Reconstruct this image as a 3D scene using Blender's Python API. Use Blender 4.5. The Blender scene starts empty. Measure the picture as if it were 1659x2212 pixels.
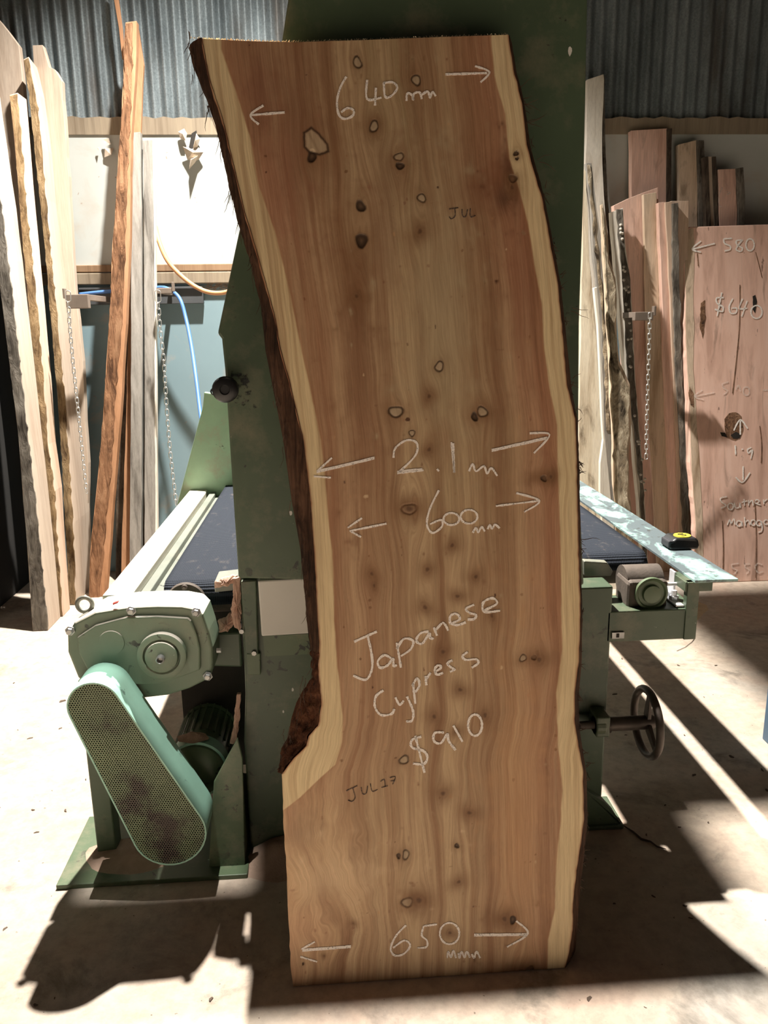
import bpy, bmesh, math, random
import numpy as np
from mathutils import Vector, Matrix, noise as mnoise
from math import sin, cos, tan, atan, radians, pi

random.seed(7)
rng = np.random.default_rng(7)
scene = bpy.context.scene

# ------------------------------------------------------------------ camera
FPX, YAW, PITCH, ROLL = 1700.0, .065, radians(13.5), .016
Fv = np.array([sin(YAW)*cos(PITCH), cos(YAW)*cos(PITCH), -sin(PITCH)])
R0 = np.array([cos(YAW), -sin(YAW), 0.0]); U0 = np.cross(R0, Fv)
Rv = R0*cos(ROLL) - U0*sin(ROLL); Uv = U0*cos(ROLL) + R0*sin(ROLL)
CAM = np.array([0.0, -1.549, 1.512])
cd = bpy.data.cameras.new('camera'); cam = bpy.data.objects.new('camera', cd)
scene.collection.objects.link(cam); scene.camera = cam
cd.sensor_fit = 'VERTICAL'; cd.sensor_height = 36.0; cd.lens = FPX/2212*36
cd.clip_start = .02; cd.clip_end = 60
M = Matrix.Identity(4)
for i in range(3):
    M[i][0] = Rv[i]; M[i][1] = Uv[i]; M[i][2] = -Fv[i]; M[i][3] = CAM[i]
cam.matrix_world = M

# ------------------------------------------------------------------ light
w = bpy.data.worlds.new('world'); scene.world = w; w.use_nodes = True
w.node_tree.nodes['Background'].inputs[0].default_value = (.95, .92, .85, 1)
w.node_tree.nodes['Background'].inputs[1].default_value = .018
def spot(name, loc, target, energy, cone, blend, size, color):
    l = bpy.data.lights.new(name, 'SPOT'); l.energy = energy; l.spot_size = radians(cone)
    l.spot_blend = blend; l.shadow_soft_size = size; l.color = color
    o = bpy.data.objects.new(name, l); scene.collection.objects.link(o); o.location = loc
    o.rotation_euler = (Vector(target)-Vector(loc)).to_track_quat('-Z', 'Y').to_euler()
    return o
spot('high_bay_light', (-.32, 2.36, 4.55), (-.55, .55, 0), 3450, 130, 1.0, .045, (1.0, .94, .86))
spot('front_bay_light', (.1, -.62, 4.9), (.1, -1.5, 0), 2600, 120, .6, .009, (1.0, .95, .88))
spot('added_rim_light', (-.60, .10, 4.9), (-.55, .36, 0), 1300, 30, .3, .01, (1.0, .96, .9))  # added lamp to brighten the guard rim, no known source
spot('added_floor_light', (1.5, .3, 4.9), (1.5, .3, 0), 2900, 30, .3, .02, (1.0, .94, .86))  # added lamp that makes the bright floor patch at right
vs = scene.view_settings
vs.view_transform = 'Standard'; vs.look = 'None'; vs.gamma = 1.0; vs.use_curve_mapping = False
vs.exposure = 0.0

# ------------------------------------------------------------------ pixel helpers
def ray(x, y): return Fv*FPX + Rv*(x-829.5) - Uv*(y-1106.0)
def pz(x, y, z=0.0):
    d = ray(x, y); return CAM + d*((z-CAM[2])/d[2])
def py_(x, y, Y):
    d = ray(x, y); return CAM + d*((Y-CAM[1])/d[1])
def plean(x, y, Y0, k):                    # plane Y = Y0 + k z
    d = ray(x, y); t = (Y0 + k*CAM[2] - CAM[1])/(d[1]-k*d[2]); return CAM + d*t

# ------------------------------------------------------------------ materials
def nt(name):
    m = bpy.data.materials.new(name); m.use_nodes = True
    n = m.node_tree; b = n.nodes['Principled BSDF']; return m, n, b
def node(n, t, **kw):
    x = n.nodes.new(t)
    for k, v in kw.items(): setattr(x, k, v)
    return x
def coords(n, scale=(1,1,1), kind='Object', rot=(0,0,0)):
    tc = node(n, 'ShaderNodeTexCoord'); mp = node(n, 'ShaderNodeMapping')
    mp.inputs['Scale'].default_value = scale; mp.inputs['Rotation'].default_value = rot
    n.links.new(tc.outputs[kind], mp.inputs[0]); return mp.outputs[0]
def noise(n, vec, scale, detail=5, rough=.6, dist=0):
    x = node(n, 'ShaderNodeTexNoise'); x.inputs['Scale'].default_value = scale
    x.inputs['Detail'].default_value = detail; x.inputs['Roughness'].default_value = rough
    x.inputs['Distortion'].default_value = dist
    if vec is not None: n.links.new(vec, x.inputs['Vector'])
    return x.outputs[0]
def ramp(n, fac, stops, interp='LINEAR'):
    r = node(n, 'ShaderNodeValToRGB'); r.color_ramp.interpolation = interp
    while len(r.color_ramp.elements) < len(stops): r.color_ramp.elements.new(.5)
    for e, (p, c) in zip(r.color_ramp.elements, stops):
        e.position = p; e.color = (*c, 1) if len(c) == 3 else c
    n.links.new(fac, r.inputs[0]); return r.outputs[0]
def mix(n, fac, a, b, mode='MIX'):
    x = node(n, 'ShaderNodeMix', data_type='RGBA', blend_type=mode)
    if isinstance(fac, (int, float)): x.inputs[0].default_value = fac
    else: n.links.new(fac, x.inputs[0])
    for i, v in ((6, a), (7, b)):
        if isinstance(v, tuple): x.inputs[i].default_value = (*v, 1)
        else: n.links.new(v, x.inputs[i])
    return x.outputs[2]
def math_(n, op, a, b=None, c=None):
    x = node(n, 'ShaderNodeMath', operation=op)
    for i, v in enumerate((a, b, c)):
        if v is None: continue
        if isinstance(v, (int, float)): x.inputs[i].default_value = v
        else: n.links.new(v, x.inputs[i])
    return x.outputs[0]
def bump(n, b, h, strength=.3, dist=.01):
    x = node(n, 'ShaderNodeBump'); x.inputs['Strength'].default_value = strength
    x.inputs['Distance'].default_value = dist
    n.links.new(h, x.inputs['Height']); n.links.new(x.outputs[0], b.inputs['Normal'])
W3 = ((0,(0,0,0)),(1,(1,1,1)))

def m_plain(name, col, rough=.6, metal=0.0, var=.25, sc=6, bmp=0):
    m, n, b = nt(name); v = coords(n)
    f = noise(n, v, sc, 6)
    c = ramp(n, f, ((.25, tuple(x*(1-var) for x in col)), (.75, tuple(min(1, x*(1+var)) for x in col))))
    n.links.new(c, b.inputs['Base Color']); b.inputs['Roughness'].default_value = rough
    b.inputs['Metallic'].default_value = metal
    if bmp: bump(n, b, noise(n, v, sc*8, 5), bmp, .003)
    return m
def m_paint(name, col, rough=.45, chips=.5, dust=.35, dark=(.02,.025,.02), dusty_lit_top=0):
    m, n, b = nt(name); v = coords(n)
    base = ramp(n, noise(n, v, 3, 6), ((.3, tuple(x*.8 for x in col)), (.7, tuple(x*1.15 for x in col))))
    chip = ramp(n, noise(n, v, 26, 7, .6, .6), ((.655-.05*chips, (0,0,0)), (.675-.05*chips, (1,1,1))))
    reg = ramp(n, noise(n, v, 4.5, 2), ((.48, (0,0,0)), (.58, (1,1,1))))
    cf = math_(n, 'MULTIPLY', chip, reg)
    c = mix(n, cf, base, dark)
    du = ramp(n, noise(n, v, 9, 8, .7), ((.5, (0,0,0)), (.8, (dust,dust,dust))))
    c = mix(n, du, c, (.36,.28,.2))
    sp = ramp(n, noise(n, v, 60, 3, .5), ((.76, (0,0,0)), (.79, (.8,.8,.8))))
    c = mix(n, sp, c, (.6,.6,.52))
    if dusty_lit_top:                      # dust plus painted-in bright light on upward faces
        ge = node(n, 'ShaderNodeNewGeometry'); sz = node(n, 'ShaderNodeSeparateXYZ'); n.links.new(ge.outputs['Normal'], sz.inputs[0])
        up = math_(n, 'MULTIPLY', math_(n, 'SMOOTH_MIN', math_(n, 'MAXIMUM', math_(n, 'MULTIPLY', math_(n, 'SUBTRACT', sz.outputs[2], .45), 4.0), 0.0), 1.0, .1), dusty_lit_top)
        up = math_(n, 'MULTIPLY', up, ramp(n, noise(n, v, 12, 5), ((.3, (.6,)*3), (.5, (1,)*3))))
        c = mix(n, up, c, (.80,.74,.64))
    n.links.new(c, b.inputs['Base Color']); b.inputs['Roughness'].default_value = rough
    bump(n, b, noise(n, v, 90, 4), .08, .002)
    return m
def m_wood(name, a, bcol, dk, sc=9, rough=.75, stain=.0, seed=0, metal=0, axis='z'):
    """straight-grained timber; grain runs along z"""
    m, n, b = nt(name)
    v = coords(n, (sc, sc, sc*.05)); v2 = coords(n, (1,1,.25))
    w_ = noise(n, v, 3, 8, .62, .5); l_ = noise(n, v2, 2.2+seed*.3, 4, .5, .8)
    f = math_(n, 'ADD', math_(n, 'MULTIPLY', w_, .55), math_(n, 'MULTIPLY', l_, .45))
    c = ramp(n, f, ((.33, dk), (.47, a), (.62, bcol)))
    fine = ramp(n, noise(n, coords(n, (sc*14, sc*14, sc*.35)), 3, 3), ((.3, (.82,.82,.82)), (.65, (1.0,1.0,1.0))))
    c = mix(n, 1.0, c, fine, 'MULTIPLY')
    if stain:
        s = ramp(n, noise(n, coords(n, (5,5,1.0)), 1.3+seed*.17, 6, .6, 1.2), ((.55, (0,0,0)), (.68, (stain,)*3)))
        c = mix(n, s, c, tuple(x*.45 for x in dk))
    n.links.new(c, b.inputs['Base Color']); b.inputs['Roughness'].default_value = rough
    b.inputs['Specular IOR Level'].default_value = .25
    bump(n, b, w_, .12, .004)
    return m
def m_bark(name, a, bcol, dk, sc=14, bmp=.9, stretch=.25):
    m, n, b = nt(name); v = coords(n, (sc, sc, sc*stretch))
    f = noise(n, v, 2.5, 10, .68, .8); g = noise(n, coords(n), 5, 5, .6)
    ff = math_(n, 'ADD', math_(n, 'MULTIPLY', f, .6), math_(n, 'MULTIPLY', g, .4))
    c = ramp(n, ff, ((.38, dk), (.5, a), (.62, bcol)))
    n.links.new(c, b.inputs['Base Color']); b.inputs['Roughness'].default_value = .9
    b.inputs['Specular IOR Level'].default_value = .15
    bump(n, b, f, bmp, .02); return m

# ------------------------------------------------------------------ mesh helpers
class MB:
    def __init__(s): s.v = []; s.f = []
    def add(s, vs, fs):
        o = len(s.v); s.v += [tuple(map(float, p)) for p in vs]; s.f += [tuple(o+i for i in f) for f in fs]; return s
    def prism(s, front, vec):
        n = len(front); vec = np.array(vec, float)
        back = [np.array(p)+vec for p in front]
        fs = [tuple(range(n)), tuple(range(2*n-1, n-1, -1))]
        for i in range(n):
            j = (i+1) % n; fs.append((j, i, n+i, n+j))
        return s.add(list(front)+back, fs)
    def loft(s, A, B):
        n = len(A); fs = [tuple(range(n)), tuple(range(2*n-1, n-1, -1))]
        for i in range(n):
            j = (i+1) % n; fs.append((j, i, n+i, n+j))
        return s.add(list(A)+list(B), fs)
    def box(s, x0, x1, y0, y1, z0, z1):
        return s.prism([(x0,y0,z0),(x1,y0,z0),(x1,y0,z1),(x0,y0,z1)], (0,y1-y0,0))
    def tube(s, pts, r, n=10, cap=True, rs=None):
        pts = [Vector(p) for p in pts]; rings = []; up = None
        for i, p in enumerate(pts):
            t = (pts[min(i+1, len(pts)-1)]-pts[max(i-1, 0)]).normalized()
            if up is None: up = t.orthogonal().normalized()
            else:
                up = (up - t*up.dot(t)); up = up.normalized() if up.length > 1e-6 else t.orthogonal().normalized()
            sd = t.cross(up); rr = rs[i] if rs else r
            rings.append([p+(up*cos(2*pi*k/n)+sd*sin(2*pi*k/n))*rr for k in range(n)])
        vs = [v for rg in rings for v in rg]; fs = []
        for i in range(len(pts)-1):
            for k in range(n):
                k2 = (k+1) % n; fs.append((i*n+k, i*n+k2, (i+1)*n+k2, (i+1)*n+k))
        if cap: fs += [tuple(range(n-1, -1, -1)), tuple(range((len(pts)-1)*n, len(pts)*n))]
        return s.add(vs, fs)
    def lathe(s, c, axis, prof, n=32):
        """prof: list of (distance along axis, radius)"""
        a = Vector(axis).normalized(); u = a.orthogonal().normalized(); w2 = a.cross(u); c = Vector(c)
        vs = [c+a*d+(u*cos(2*pi*k/n)+w2*sin(2*pi*k/n))*r for d, r in prof for k in range(n)]; fs = []
        for i in range(len(prof)-1):
            for k in range(n):
                k2 = (k+1) % n; fs.append((i*n+k, i*n+k2, (i+1)*n+k2, (i+1)*n+k))
        fs += [tuple(range(n-1, -1, -1)), tuple(range((len(prof)-1)*n, len(prof)*n))]
        return s.add(vs, fs)
    def torus(s, c, axis, R, r, n=40, m=10):
        a = Vector(axis).normalized(); u = a.orthogonal().normalized(); w2 = a.cross(u); c = Vector(c)
        vs = []; fs = []
        for i in range(n):
            d = u*cos(2*pi*i/n)+w2*sin(2*pi*i/n)
            for k in range(m): vs.append(c+d*(R+r*cos(2*pi*k/m))+a*r*sin(2*pi*k/m))
        for i in range(n):
            for k in range(m):
                i2 = (i+1) % n; k2 = (k+1) % m
                fs.append((i*m+k, i2*m+k, i2*m+k2, i*m+k2))
        return s.add(vs, fs)
def make(name, mb, mat, parent=None, bev=0, smooth=False, loc=None, seg=2, auto=None):
    P = np.array(mb.v)
    if parent is not None: o0 = np.array(wl(parent))
    elif loc is not None: o0 = np.array(loc)
    else:
        lo, hi = P.min(0), P.max(0); o0 = np.array([(lo[0]+hi[0])/2, (lo[1]+hi[1])/2, lo[2]])
    me = bpy.data.meshes.new(name); me.from_pydata((P-o0).tolist(), [], mb.f)
    bm = bmesh.new(); bm.from_mesh(me); bmesh.ops.recalc_face_normals(bm, faces=bm.faces); bm.to_mesh(me); bm.free()
    o = bpy.data.objects.new(name, me); scene.collection.objects.link(o)
    if parent is not None: o.parent = parent
    else: o.location = o0
    if mat is not None: me.materials.append(mat)
    if smooth: me.polygons.foreach_set('use_smooth', [True]*len(me.polygons))
    if auto:
        me.polygons.foreach_set('use_smooth', [True]*len(me.polygons)); me.set_sharp_from_angle(angle=radians(auto))
    if bev:
        b = o.modifiers.new('bevel', 'BEVEL'); b.width = bev; b.segments = seg; b.limit_method = 'ANGLE'; b.angle_limit = radians(35)
    return o
def wl(o):
    v = Vector(o.location); p = o.parent
    while p is not None: v = v+Vector(p.location); p = p.parent
    return v
def tag(o, label, cat, group=None, kind=None):
    o['label'] = label; o['category'] = cat
    if group: o['group'] = group
    if kind: o['kind'] = kind
    return o
def thing(name, label, cat, loc, group=None):
    o = bpy.data.objects.new(name, None); scene.collection.objects.link(o); o.location = loc
    o.empty_display_size = .1; return tag(o, label, cat, group)
def struct(name, mb, mat, **kw):
    o = make(name, mb, mat, **kw)
    if o.parent is None: o['kind'] = 'structure'
    return o
def densify(pts, step, amp, seed=0):
    """pixel polyline -> finer, slightly ragged pixel polyline"""
    r = random.Random(seed); out = []
    for i in range(len(pts)-1):
        a, b = pts[i], pts[i+1]; L = math.hypot(b[0]-a[0], b[1]-a[1]); k = max(1, int(L/step))
        nx, ny = -(b[1]-a[1])/max(L,1e-6), (b[0]-a[0])/max(L,1e-6)
        for j in range(k):
            t = j/k; q = r.uniform(-amp, amp) if (i or j) else 0
            out.append((a[0]+(b[0]-a[0])*t+nx*q, a[1]+(b[1]-a[1])*t+ny*q))
    out.append(pts[-1]); return out

# ------------------------------------------------------------------ material library
GREEN = m_paint('machine_green_paint', (.062,.094,.055))
GREEN_SEA = m_paint('seafoam_green_paint', (.30,.54,.43), chips=.2, dust=.15)
GREEN_GEAR = m_paint('gearbox_green_paint', (.145,.20,.135), chips=.9, dust=.3, dusty_lit_top=.95)
GREEN_PALE = m_paint('pale_green_paint', (.34,.52,.33), chips=.1, dust=.9)
GREEN_OLIVE = m_paint('olive_green_paint', (.09,.13,.07), chips=.7, dust=.5)
def m_rail():
    m, n, b = nt('worn_half_shade_turquoise'); v = coords(n, (1,.5,1))
    f = noise(n, v, 11, 7, .65, .8)
    c = ramp(n, f, ((.47, (.10,.13,.14)), (.56, (.30,.46,.43))))  # blue-grey half shade painted in between brighter turquoise patches
    c = mix(n, ramp(n, noise(n, coords(n), 40, 5), ((.6, (0,)*3), (.66, (.8,)*3))), c, (.05,.055,.05))
    n.links.new(c, b.inputs['Base Color']); b.inputs['Roughness'].default_value = .45; return m
STEEL = m_plain('dull_steel', (.34,.34,.33), .45, .8, .3, 20)
STEEL_DK = m_plain('dirty_dark_steel', (.07,.055,.045), .5, .5, .4, 14, .2)
RUSTY = m_plain('dusty_iron', (.095,.075,.06), .8, .1, .45, 14, .3)
BLACKP = m_plain('black_plastic', (.015,.015,.016), .4, 0, .3, 10)
YELLOW = m_plain('yellow_sticker', (.75,.62,.04), .5, 0, .05)
WHITEP = m_plain('white_painted_board', (.62,.61,.56), .6, 0, .06, 5)
RAILP = m_paint('rail_cream_paint', (.72,.69,.58), chips=.3, dust=.3, dusty_lit_top=.9)
RAILG = m_paint('rail_grey_paint', (.17,.185,.155), chips=.3, dust=.5)
CHAINM = m_plain('galvanised_chain', (.6,.6,.58), .35, .8, .2, 30)
ZINC = m_plain('bright_zinc', (.75,.76,.78), .4, .3, .1, 30)
BLUEH = m_plain('blue_hose', (.06,.16,.42), .45, 0, .15, 10)
ORANGEH = m_plain('orange_hose', (.55,.27,.12), .6, 0, .2, 20)
SAWD = m_plain('pink_sawdust', (.52,.34,.26), .95, 0, .25, 30, .9)
DARKV = m_plain('near_black', (.02,.016,.012), .8, 0, .5, 10)  # flat near-black for holes, slots and the interior under the belt
STRANDM = m_plain('bark_strand', (.07,.04,.025), .9, 0, .3)
BLUEST = m_plain('blue_painted_steel', (.07,.13,.2), .5, 0, .2)

def m_chalk():
    m, n, b = nt('white_chalk'); out = n.nodes['Material Output']
    b.inputs['Base Color'].default_value = (.9,.84,.78,1); b.inputs['Roughness'].default_value = 1
    f = noise(n, coords(n), 260, 3, .7)
    a = ramp(n, f, ((.34, (.35,)*3), (.46, (1,1,1))))
    n.links.new(a, b.inputs['Alpha']); return m
CHALK = m_chalk()
def m_chalk_faint():
    m, n, b = nt('faint_chalk')
    b.inputs['Base Color'].default_value = (.85,.75,.68,1); b.inputs['Roughness'].default_value = 1
    f = noise(n, coords(n), 300, 3, .7)
    a = ramp(n, f, ((.42, (.0,)*3), (.6, (.7,)*3))); n.links.new(a, b.inputs['Alpha']); return m
CHALKF = m_chalk_faint()
def m_pencil():
    m, n, b = nt('grey_pencil')
    b.inputs['Base Color'].default_value = (.10,.07,.06,1); b.inputs['Roughness'].default_value = .8
    f = noise(n, coords(n), 300, 3, .7)
    a = ramp(n, f, ((.35, (.2,)*3), (.6, (.75,)*3))); n.links.new(a, b.inputs['Alpha']); return m
PENCIL = m_pencil()

# ------------------------------------------------------------------ floor, walls, roof
def m_floor():
    m, n, b = nt('dusty_concrete'); v = coords(n)
    base = ramp(n, noise(n, v, 1.7, 8, .6, .4), ((.3, (.40,.32,.25)), (.5, (.50,.42,.34)), (.7, (.46,.42,.37))))
    pk = ramp(n, noise(n, v, 2.6, 6, .6), ((.48, (0,0,0)), (.68, (.75,)*3)))
    c = mix(n, pk, base, (.50,.37,.29))
    st = ramp(n, noise(n, v, 3.4, 9, .68, .5), ((.56, (0,0,0)), (.68, (.75,)*3)))
    c = mix(n, st, c, (.2,.18,.15))
    gr = ramp(n, noise(n, v, 24, 8, .7), ((.35, (.82,)*3), (.6, (1.04,)*3)))
    c = mix(n, 1.0, c, gr, 'MULTIPLY')
    sp = ramp(n, noise(n, v, 70, 2, .5), ((.73, (0,0,0)), (.76, (.8,)*3)))
    c = mix(n, sp, c, (.1,.075,.055))
    n.links.new(c, b.inputs['Base Color']); b.inputs['Roughness'].default_value = .85
    b.inputs['Specular IOR Level'].default_value = .2
    h = math_(n, 'ADD', noise(n, v, 6, 8, .6), math_(n, 'MULTIPLY', noise(n, v, 120, 4), .25))
    bump(n, b, h, .35, .008); return m
struct('floor', MB().add([(-3.2,-5,0),(4.2,-5,0),(4.2,3.6,0),(-3.2,3.6,0)], [(0,1,2,3)]), m_floor(), loc=(0,0,0))

def m_corr():
    m, n, b = nt('galvanised_corrugated_iron'); v = coords(n)
    f = noise(n, coords(n, (1,1,.25)), 5, 8, .65); g = noise(n, v, 90, 4, .8)
    c = ramp(n, f, ((.3, (.13,.16,.175)), (.6, (.32,.375,.40))))
    sp = ramp(n, g, ((.35, (.7,)*3), (.65, (1.15,)*3)))
    c = mix(n, 1.0, c, sp, 'MULTIPLY')
    st = ramp(n, noise(n, coords(n, (2,2,.5)), 2.2, 6, .6), ((.52, (0,0,0)), (.7, (.7,)*3)))
    c = mix(n, st, c, (.12,.095,.075))
    n.links.new(c, b.inputs['Base Color']); b.inputs['Roughness'].default_value = .42
    b.inputs['Metallic'].default_value = .55
    bump(n, b, g, .1, .002); return m
mb = MB(); PITCHC = .071; N = int(7.0/PITCHC*10); vs = []; fs = []
for i in range(N+1):
    x = -3.1 + i*PITCHC/10
    y = 3.38 + .0135*sin(2*pi*x/PITCHC)
    vs += [(x, y, 2.55), (x, y, 4.9)]
for i in range(N): fs.append((2*i, 2*i+2, 2*i+3, 2*i+1))
mb.add(vs, fs); struct('wall_back', mb, m_corr(), smooth=True)
def m_sheet(name, col, dirt):
    m, n, b = nt(name); v = coords(n)
    c = ramp(n, noise(n, v, 1.8, 6, .6), ((.3, tuple(x*.88 for x in col)), (.7, col)))
    sp = ramp(n, noise(n, v, 22, 5, .55, .6), ((.69, (0,0,0)), (.72, (.8,)*3)))
    c = mix(n, sp, c, (.3,.2,.15))
    st = ramp(n, noise(n, v, 4, 7, .65, .6), ((.56, (0,0,0)), (.72, (dirt,)*3)))
    c = mix(n, st, c, (.42,.33,.25))
    n.links.new(c, b.inputs['Base Color']); b.inputs['Roughness'].default_value = .6; return m
def rag_poly(x0, x1, z0, z1, step=.05, amp=.006, top=True, seed=3):
    r = random.Random(seed); P = [(x0, z0), (x1, z0)]
    k = int((x1-x0)/step)
    P += [(x1-(x1-x0)*i/k, z1+r.uniform(-amp, amp)*(1 if top else 0)) for i in range(k+1)]
    return P
def sheet(name, x0, x1, z0, z1, y, th, mat, seed=3, amp=.006):
    P = rag_poly(x0, x1, z0, z1, seed=seed, amp=amp)
    return struct(name, MB().prism([(a, y, b_) for a, b_ in P], (0, th, 0)), mat)
ZT = 2.655                                     # top of the lining
sheet('wall_back_lining_upper', -3.1, 4.1, 1.86, ZT-.07, 3.345, .02, m_sheet('white_sheet_lining', (.50,.53,.51), .35), amp=.012)
sheet('wall_back_lining_lower', -3.1, 4.1, 0, 1.80, 3.35, .02, m_sheet('blue_grey_sheet_lining', (.22,.32,.36), .6), 5, 0)
mt = m_wood('dusty_ledge', (.27,.22,.16), (.34,.28,.20), (.16,.12,.08), 6)
struct('trim_1', MB().prism([(a, 3.338, b_) for a, b_ in rag_poly(-3.1, 4.1, ZT-.09, ZT, amp=.007, seed=9)], (0,.03,0)), mt)
mt2 = m_wood('brown_rail', (.27,.17,.10), (.35,.23,.14), (.15,.09,.05), 6)
struct('trim_2', MB().box(-3.1, 4.1, 3.325, 3.35, 1.825, 1.865), mt2, bev=.004)
struct('trim_3', MB().box(-3.1, 4.1, 3.315, 3.35, 1.755, 1.82), mt, bev=.005)
DARKW = m_plain('dark_shed_iron', (.07,.05,.04), .8, .2, .3)
struct('wall_left', MB().box(-1.98, -1.88, 1.2, 3.36, 0, 2.0), m_plain('black_shade_panel', (.012,.011,.01), .9, 0, .3))  # black panel painted in for the deep shade left of the slabs
struct('wall_left.001', MB().box(-3.2, -3.1, -5, 3.6, 0, 4.9), DARKW)
struct('wall_right', MB().box(4.1, 4.2, -5, 3.6, 0, 4.9), DARKW)
struct('ceiling', MB().box(-3.2, 4.2, -3.0, 3.6, 5.0, 5.06), DARKW)
# added unseen plate masking the lamps; two slots shape their beams
gx_ = [-3.1, -.6225, -.539, 1.4265, 1.59, 4.1]; mbp = MB()
for a, b_, h0, h1 in ((gx_[0], gx_[1], 0, 0), (gx_[1], gx_[2], .1446, .1706), (gx_[2], gx_[3], 0, 0), (gx_[3], gx_[4], .245, .345), (gx_[4], gx_[5], 0, 0)):
    if h1: mbp.box(a, b_, -.522, h0, 4.0, 4.012); mbp.box(a, b_, h1, .9, 4.0, 4.012)
    else: mbp.box(a, b_, -.522, .9, 4.0, 4.012)
struct('light_mask_plate', mbp, DARKW)
# added unseen box that shades the floor at right
o = make('floor_shade_box', MB().box(.24, 1.1, 2.03, 2.42, 3.3, 3.4), GREEN, bev=.01)
tag(o, 'added unseen green box above the saw, shading the floor at right', 'light blocker')
# torn hole in lining: curled flaps
def flap(pts, y, curl, seed):
    r = random.Random(seed); mb = MB(); P = [py_(a, b_, y) for a, b_ in pts]
    c = sum(P)/len(P); c = c + np.array([0,-curl,0])
    vs = [p+np.array([0, r.uniform(-.02, 0.0), 0]) for p in P]+[c]; n = len(P)
    mb.add(vs, [(i, (i+1) % n, n) for i in range(n)])
    mb.add([v+np.array([0,.003,0]) for v in vs], [((i+1) % n, i, n) for i in range(n)])
    return mb
tornm = m_plain('torn_lining_paper', (.55,.47,.38), .8, 0, .3, 20)
tl = thing('torn_lining', 'torn curled flaps of lining around a dark hole near the slab top', 'damaged lining', tuple(py_(415, 350, 3.33)))
for i, q in enumerate([[(385,285),(398,278),(405,290),(402,305),(390,300)], [(396,318),(415,322),(428,318),(440,330),(430,345),(420,350),(405,345)],
                       [(424,288),(432,300),(428,318),(418,322)], [(412,345),(432,335),(422,352),(409,366)]]):
    make('flap', flap(q, 3.325, .03+.012*i, i), tornm, tl)
make('hole', MB().prism([py_(a, b_, 3.327) for a, b_ in [(414,288),(424,282),(425,300),(417,322),(408,318)]], (0,.01,0)), DARKV, tl)
tl = thing('chipped_patch', 'small chipped patch in the white lining left of the long brown board', 'damaged lining', tuple(py_(235, 325, 3.33)))
for i, q in enumerate([[(224,303),(236,300),(240,312),(230,318)], [(228,322),(245,320),(242,336),(226,340)], [(210,320),(217,318),(216,328)]]):
    make('flap', flap(q, 3.335, .015, 7+i), tornm, tl)

# ------------------------------------------------------------------ THE SLAB
KS = tan(radians(9.0))                          # lean
def ps(x, y, off=0.0):                          # on the slab's front plane, off = behind it
    return plean(x, y, off/cos(atan(KS)), KS)

def slab_uv(x, y, off=0.0):
    p = ps(x, y, off); return p[0], p[2]
LW = [(436,81),(453,170),(482,257),(501,339),(530,460),(559,556),(593,677),(605,749),(625,820),(654,941),(669,1062),(678,1182),(684,1300),(689,1384),(687,1451),(694,1518),(687,1562),(667,1585),(662,1606),(636,1632),(609,1669),(611,1741),(618,1873),(629,2105),(634,2139)]
LB = [(405,81),(417,137),(448,209),(477,291),(496,387),(516,474),(545,561),(564,653),(573,749),(592,845),(611,941),(630,1076),(649,1182),(660,1290),(666,1350),(676,1406),(674,1460),(654,1484),(640,1510),(629,1545),(622,1585),(607,1610),(604,1640),(607,1669),(610,1741),(617,1873),(628,2105),(633,2139)]
LH = [(477,88),(511,185),(540,281),(559,387),(593,484),(617,580),(636,667),(653,749),(669,820),(693,941),(705,1062),(717,1182),(722,1327),(725,1384),(732,1473),(741,1540),(738,1598),(725,1647),(694,1674),(649,1718),(614,1745),(590,1760),(580,2140)]
RH = [(1060,81),(1068,161),(1092,243),(1101,339),(1123,412),(1142,484),(1157,580),(1171,653),(1176,749),(1185,820),(1204,917),(1206,1037),(1211,1182),(1214,1400),(1211,1428),(1202,1495),(1205,1607),(1216,1708),(1207,1815),(1202,1874),(1198,1962),(1184,2029),(1182,2100)]
RW = [(1099,74),(1109,146),(1128,219),(1138,310),(1171,426),(1191,532),(1205,610),(1214,700),(1226,835),(1243,902),(1247,1013),(1250,1182),(1255,1327),(1254,1339),(1251,1428),(1242,1495),(1242,1562),(1251,1616),(1260,1665),(1262,1770),(1251,1852),(1247,1873),(1238,1953),(1238,2007),(1229,2060),(1218,2100)]
RB = [(1103,74),(1116,150),(1134,219),(1147,310),(1178,426),(1198,532),(1212,610),(1222,700),(1236,835),(1248,902),(1252,1013),(1255,1182),(1258,1327),(1257,1428),(1251,1495),(1252,1562),(1260,1616),(1268,1665),(1270,1770),(1262,1852),(1256,1895),(1249,1985),(1242,2065),(1229,2098)]
TH = .05
def curve_z(pts, off=0.0):
    q = sorted([slab_uv(a, b_, off)[::-1] for a, b_ in pts]); return np.array([z for z, _ in q]), np.array([x for _, x in q])
NV = 1000; NU = 330
zt_l = slab_uv(436, 84)[1]; zt_r = slab_uv(1099, 75)[1]
def topz(x):                                   # top cut line
    xs = [slab_uv(*q)[0] for q in ((405,82),(545,89),(640,91),(800,86),(950,80),(1100,75))]
    zs = [slab_uv(*q)[1] for q in ((405,82),(545,89),(640,91),(800,86),(950,80),(1100,75))]
    return np.interp(x, xs, zs)
tt = np.linspace(0, 1, NV); ss = np.linspace(0, 1, NU)
ZZ = .001 + tt*(zt_r+.003-.001)
def X_of(pts, z, off=0.0):
    a, b_ = curve_z(pts, off); return np.interp(z, a, b_)
n1 = np.interp(ZZ*60, np.arange(200), rng.uniform(-.0012, .0012, 200))
XL = X_of(LW, ZZ)+n1; XR = X_of(RW, ZZ)-n1[::-1]
XLH = X_of(LH, ZZ); XRH = X_of(RH, ZZ)
GX = XL[:, None] + (XR-XL)[:, None]*ss[None, :]
GZ = np.repeat(ZZ[:, None], NU, 1)
GZ = GZ/ZZ[-1]*topz(GX)
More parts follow.
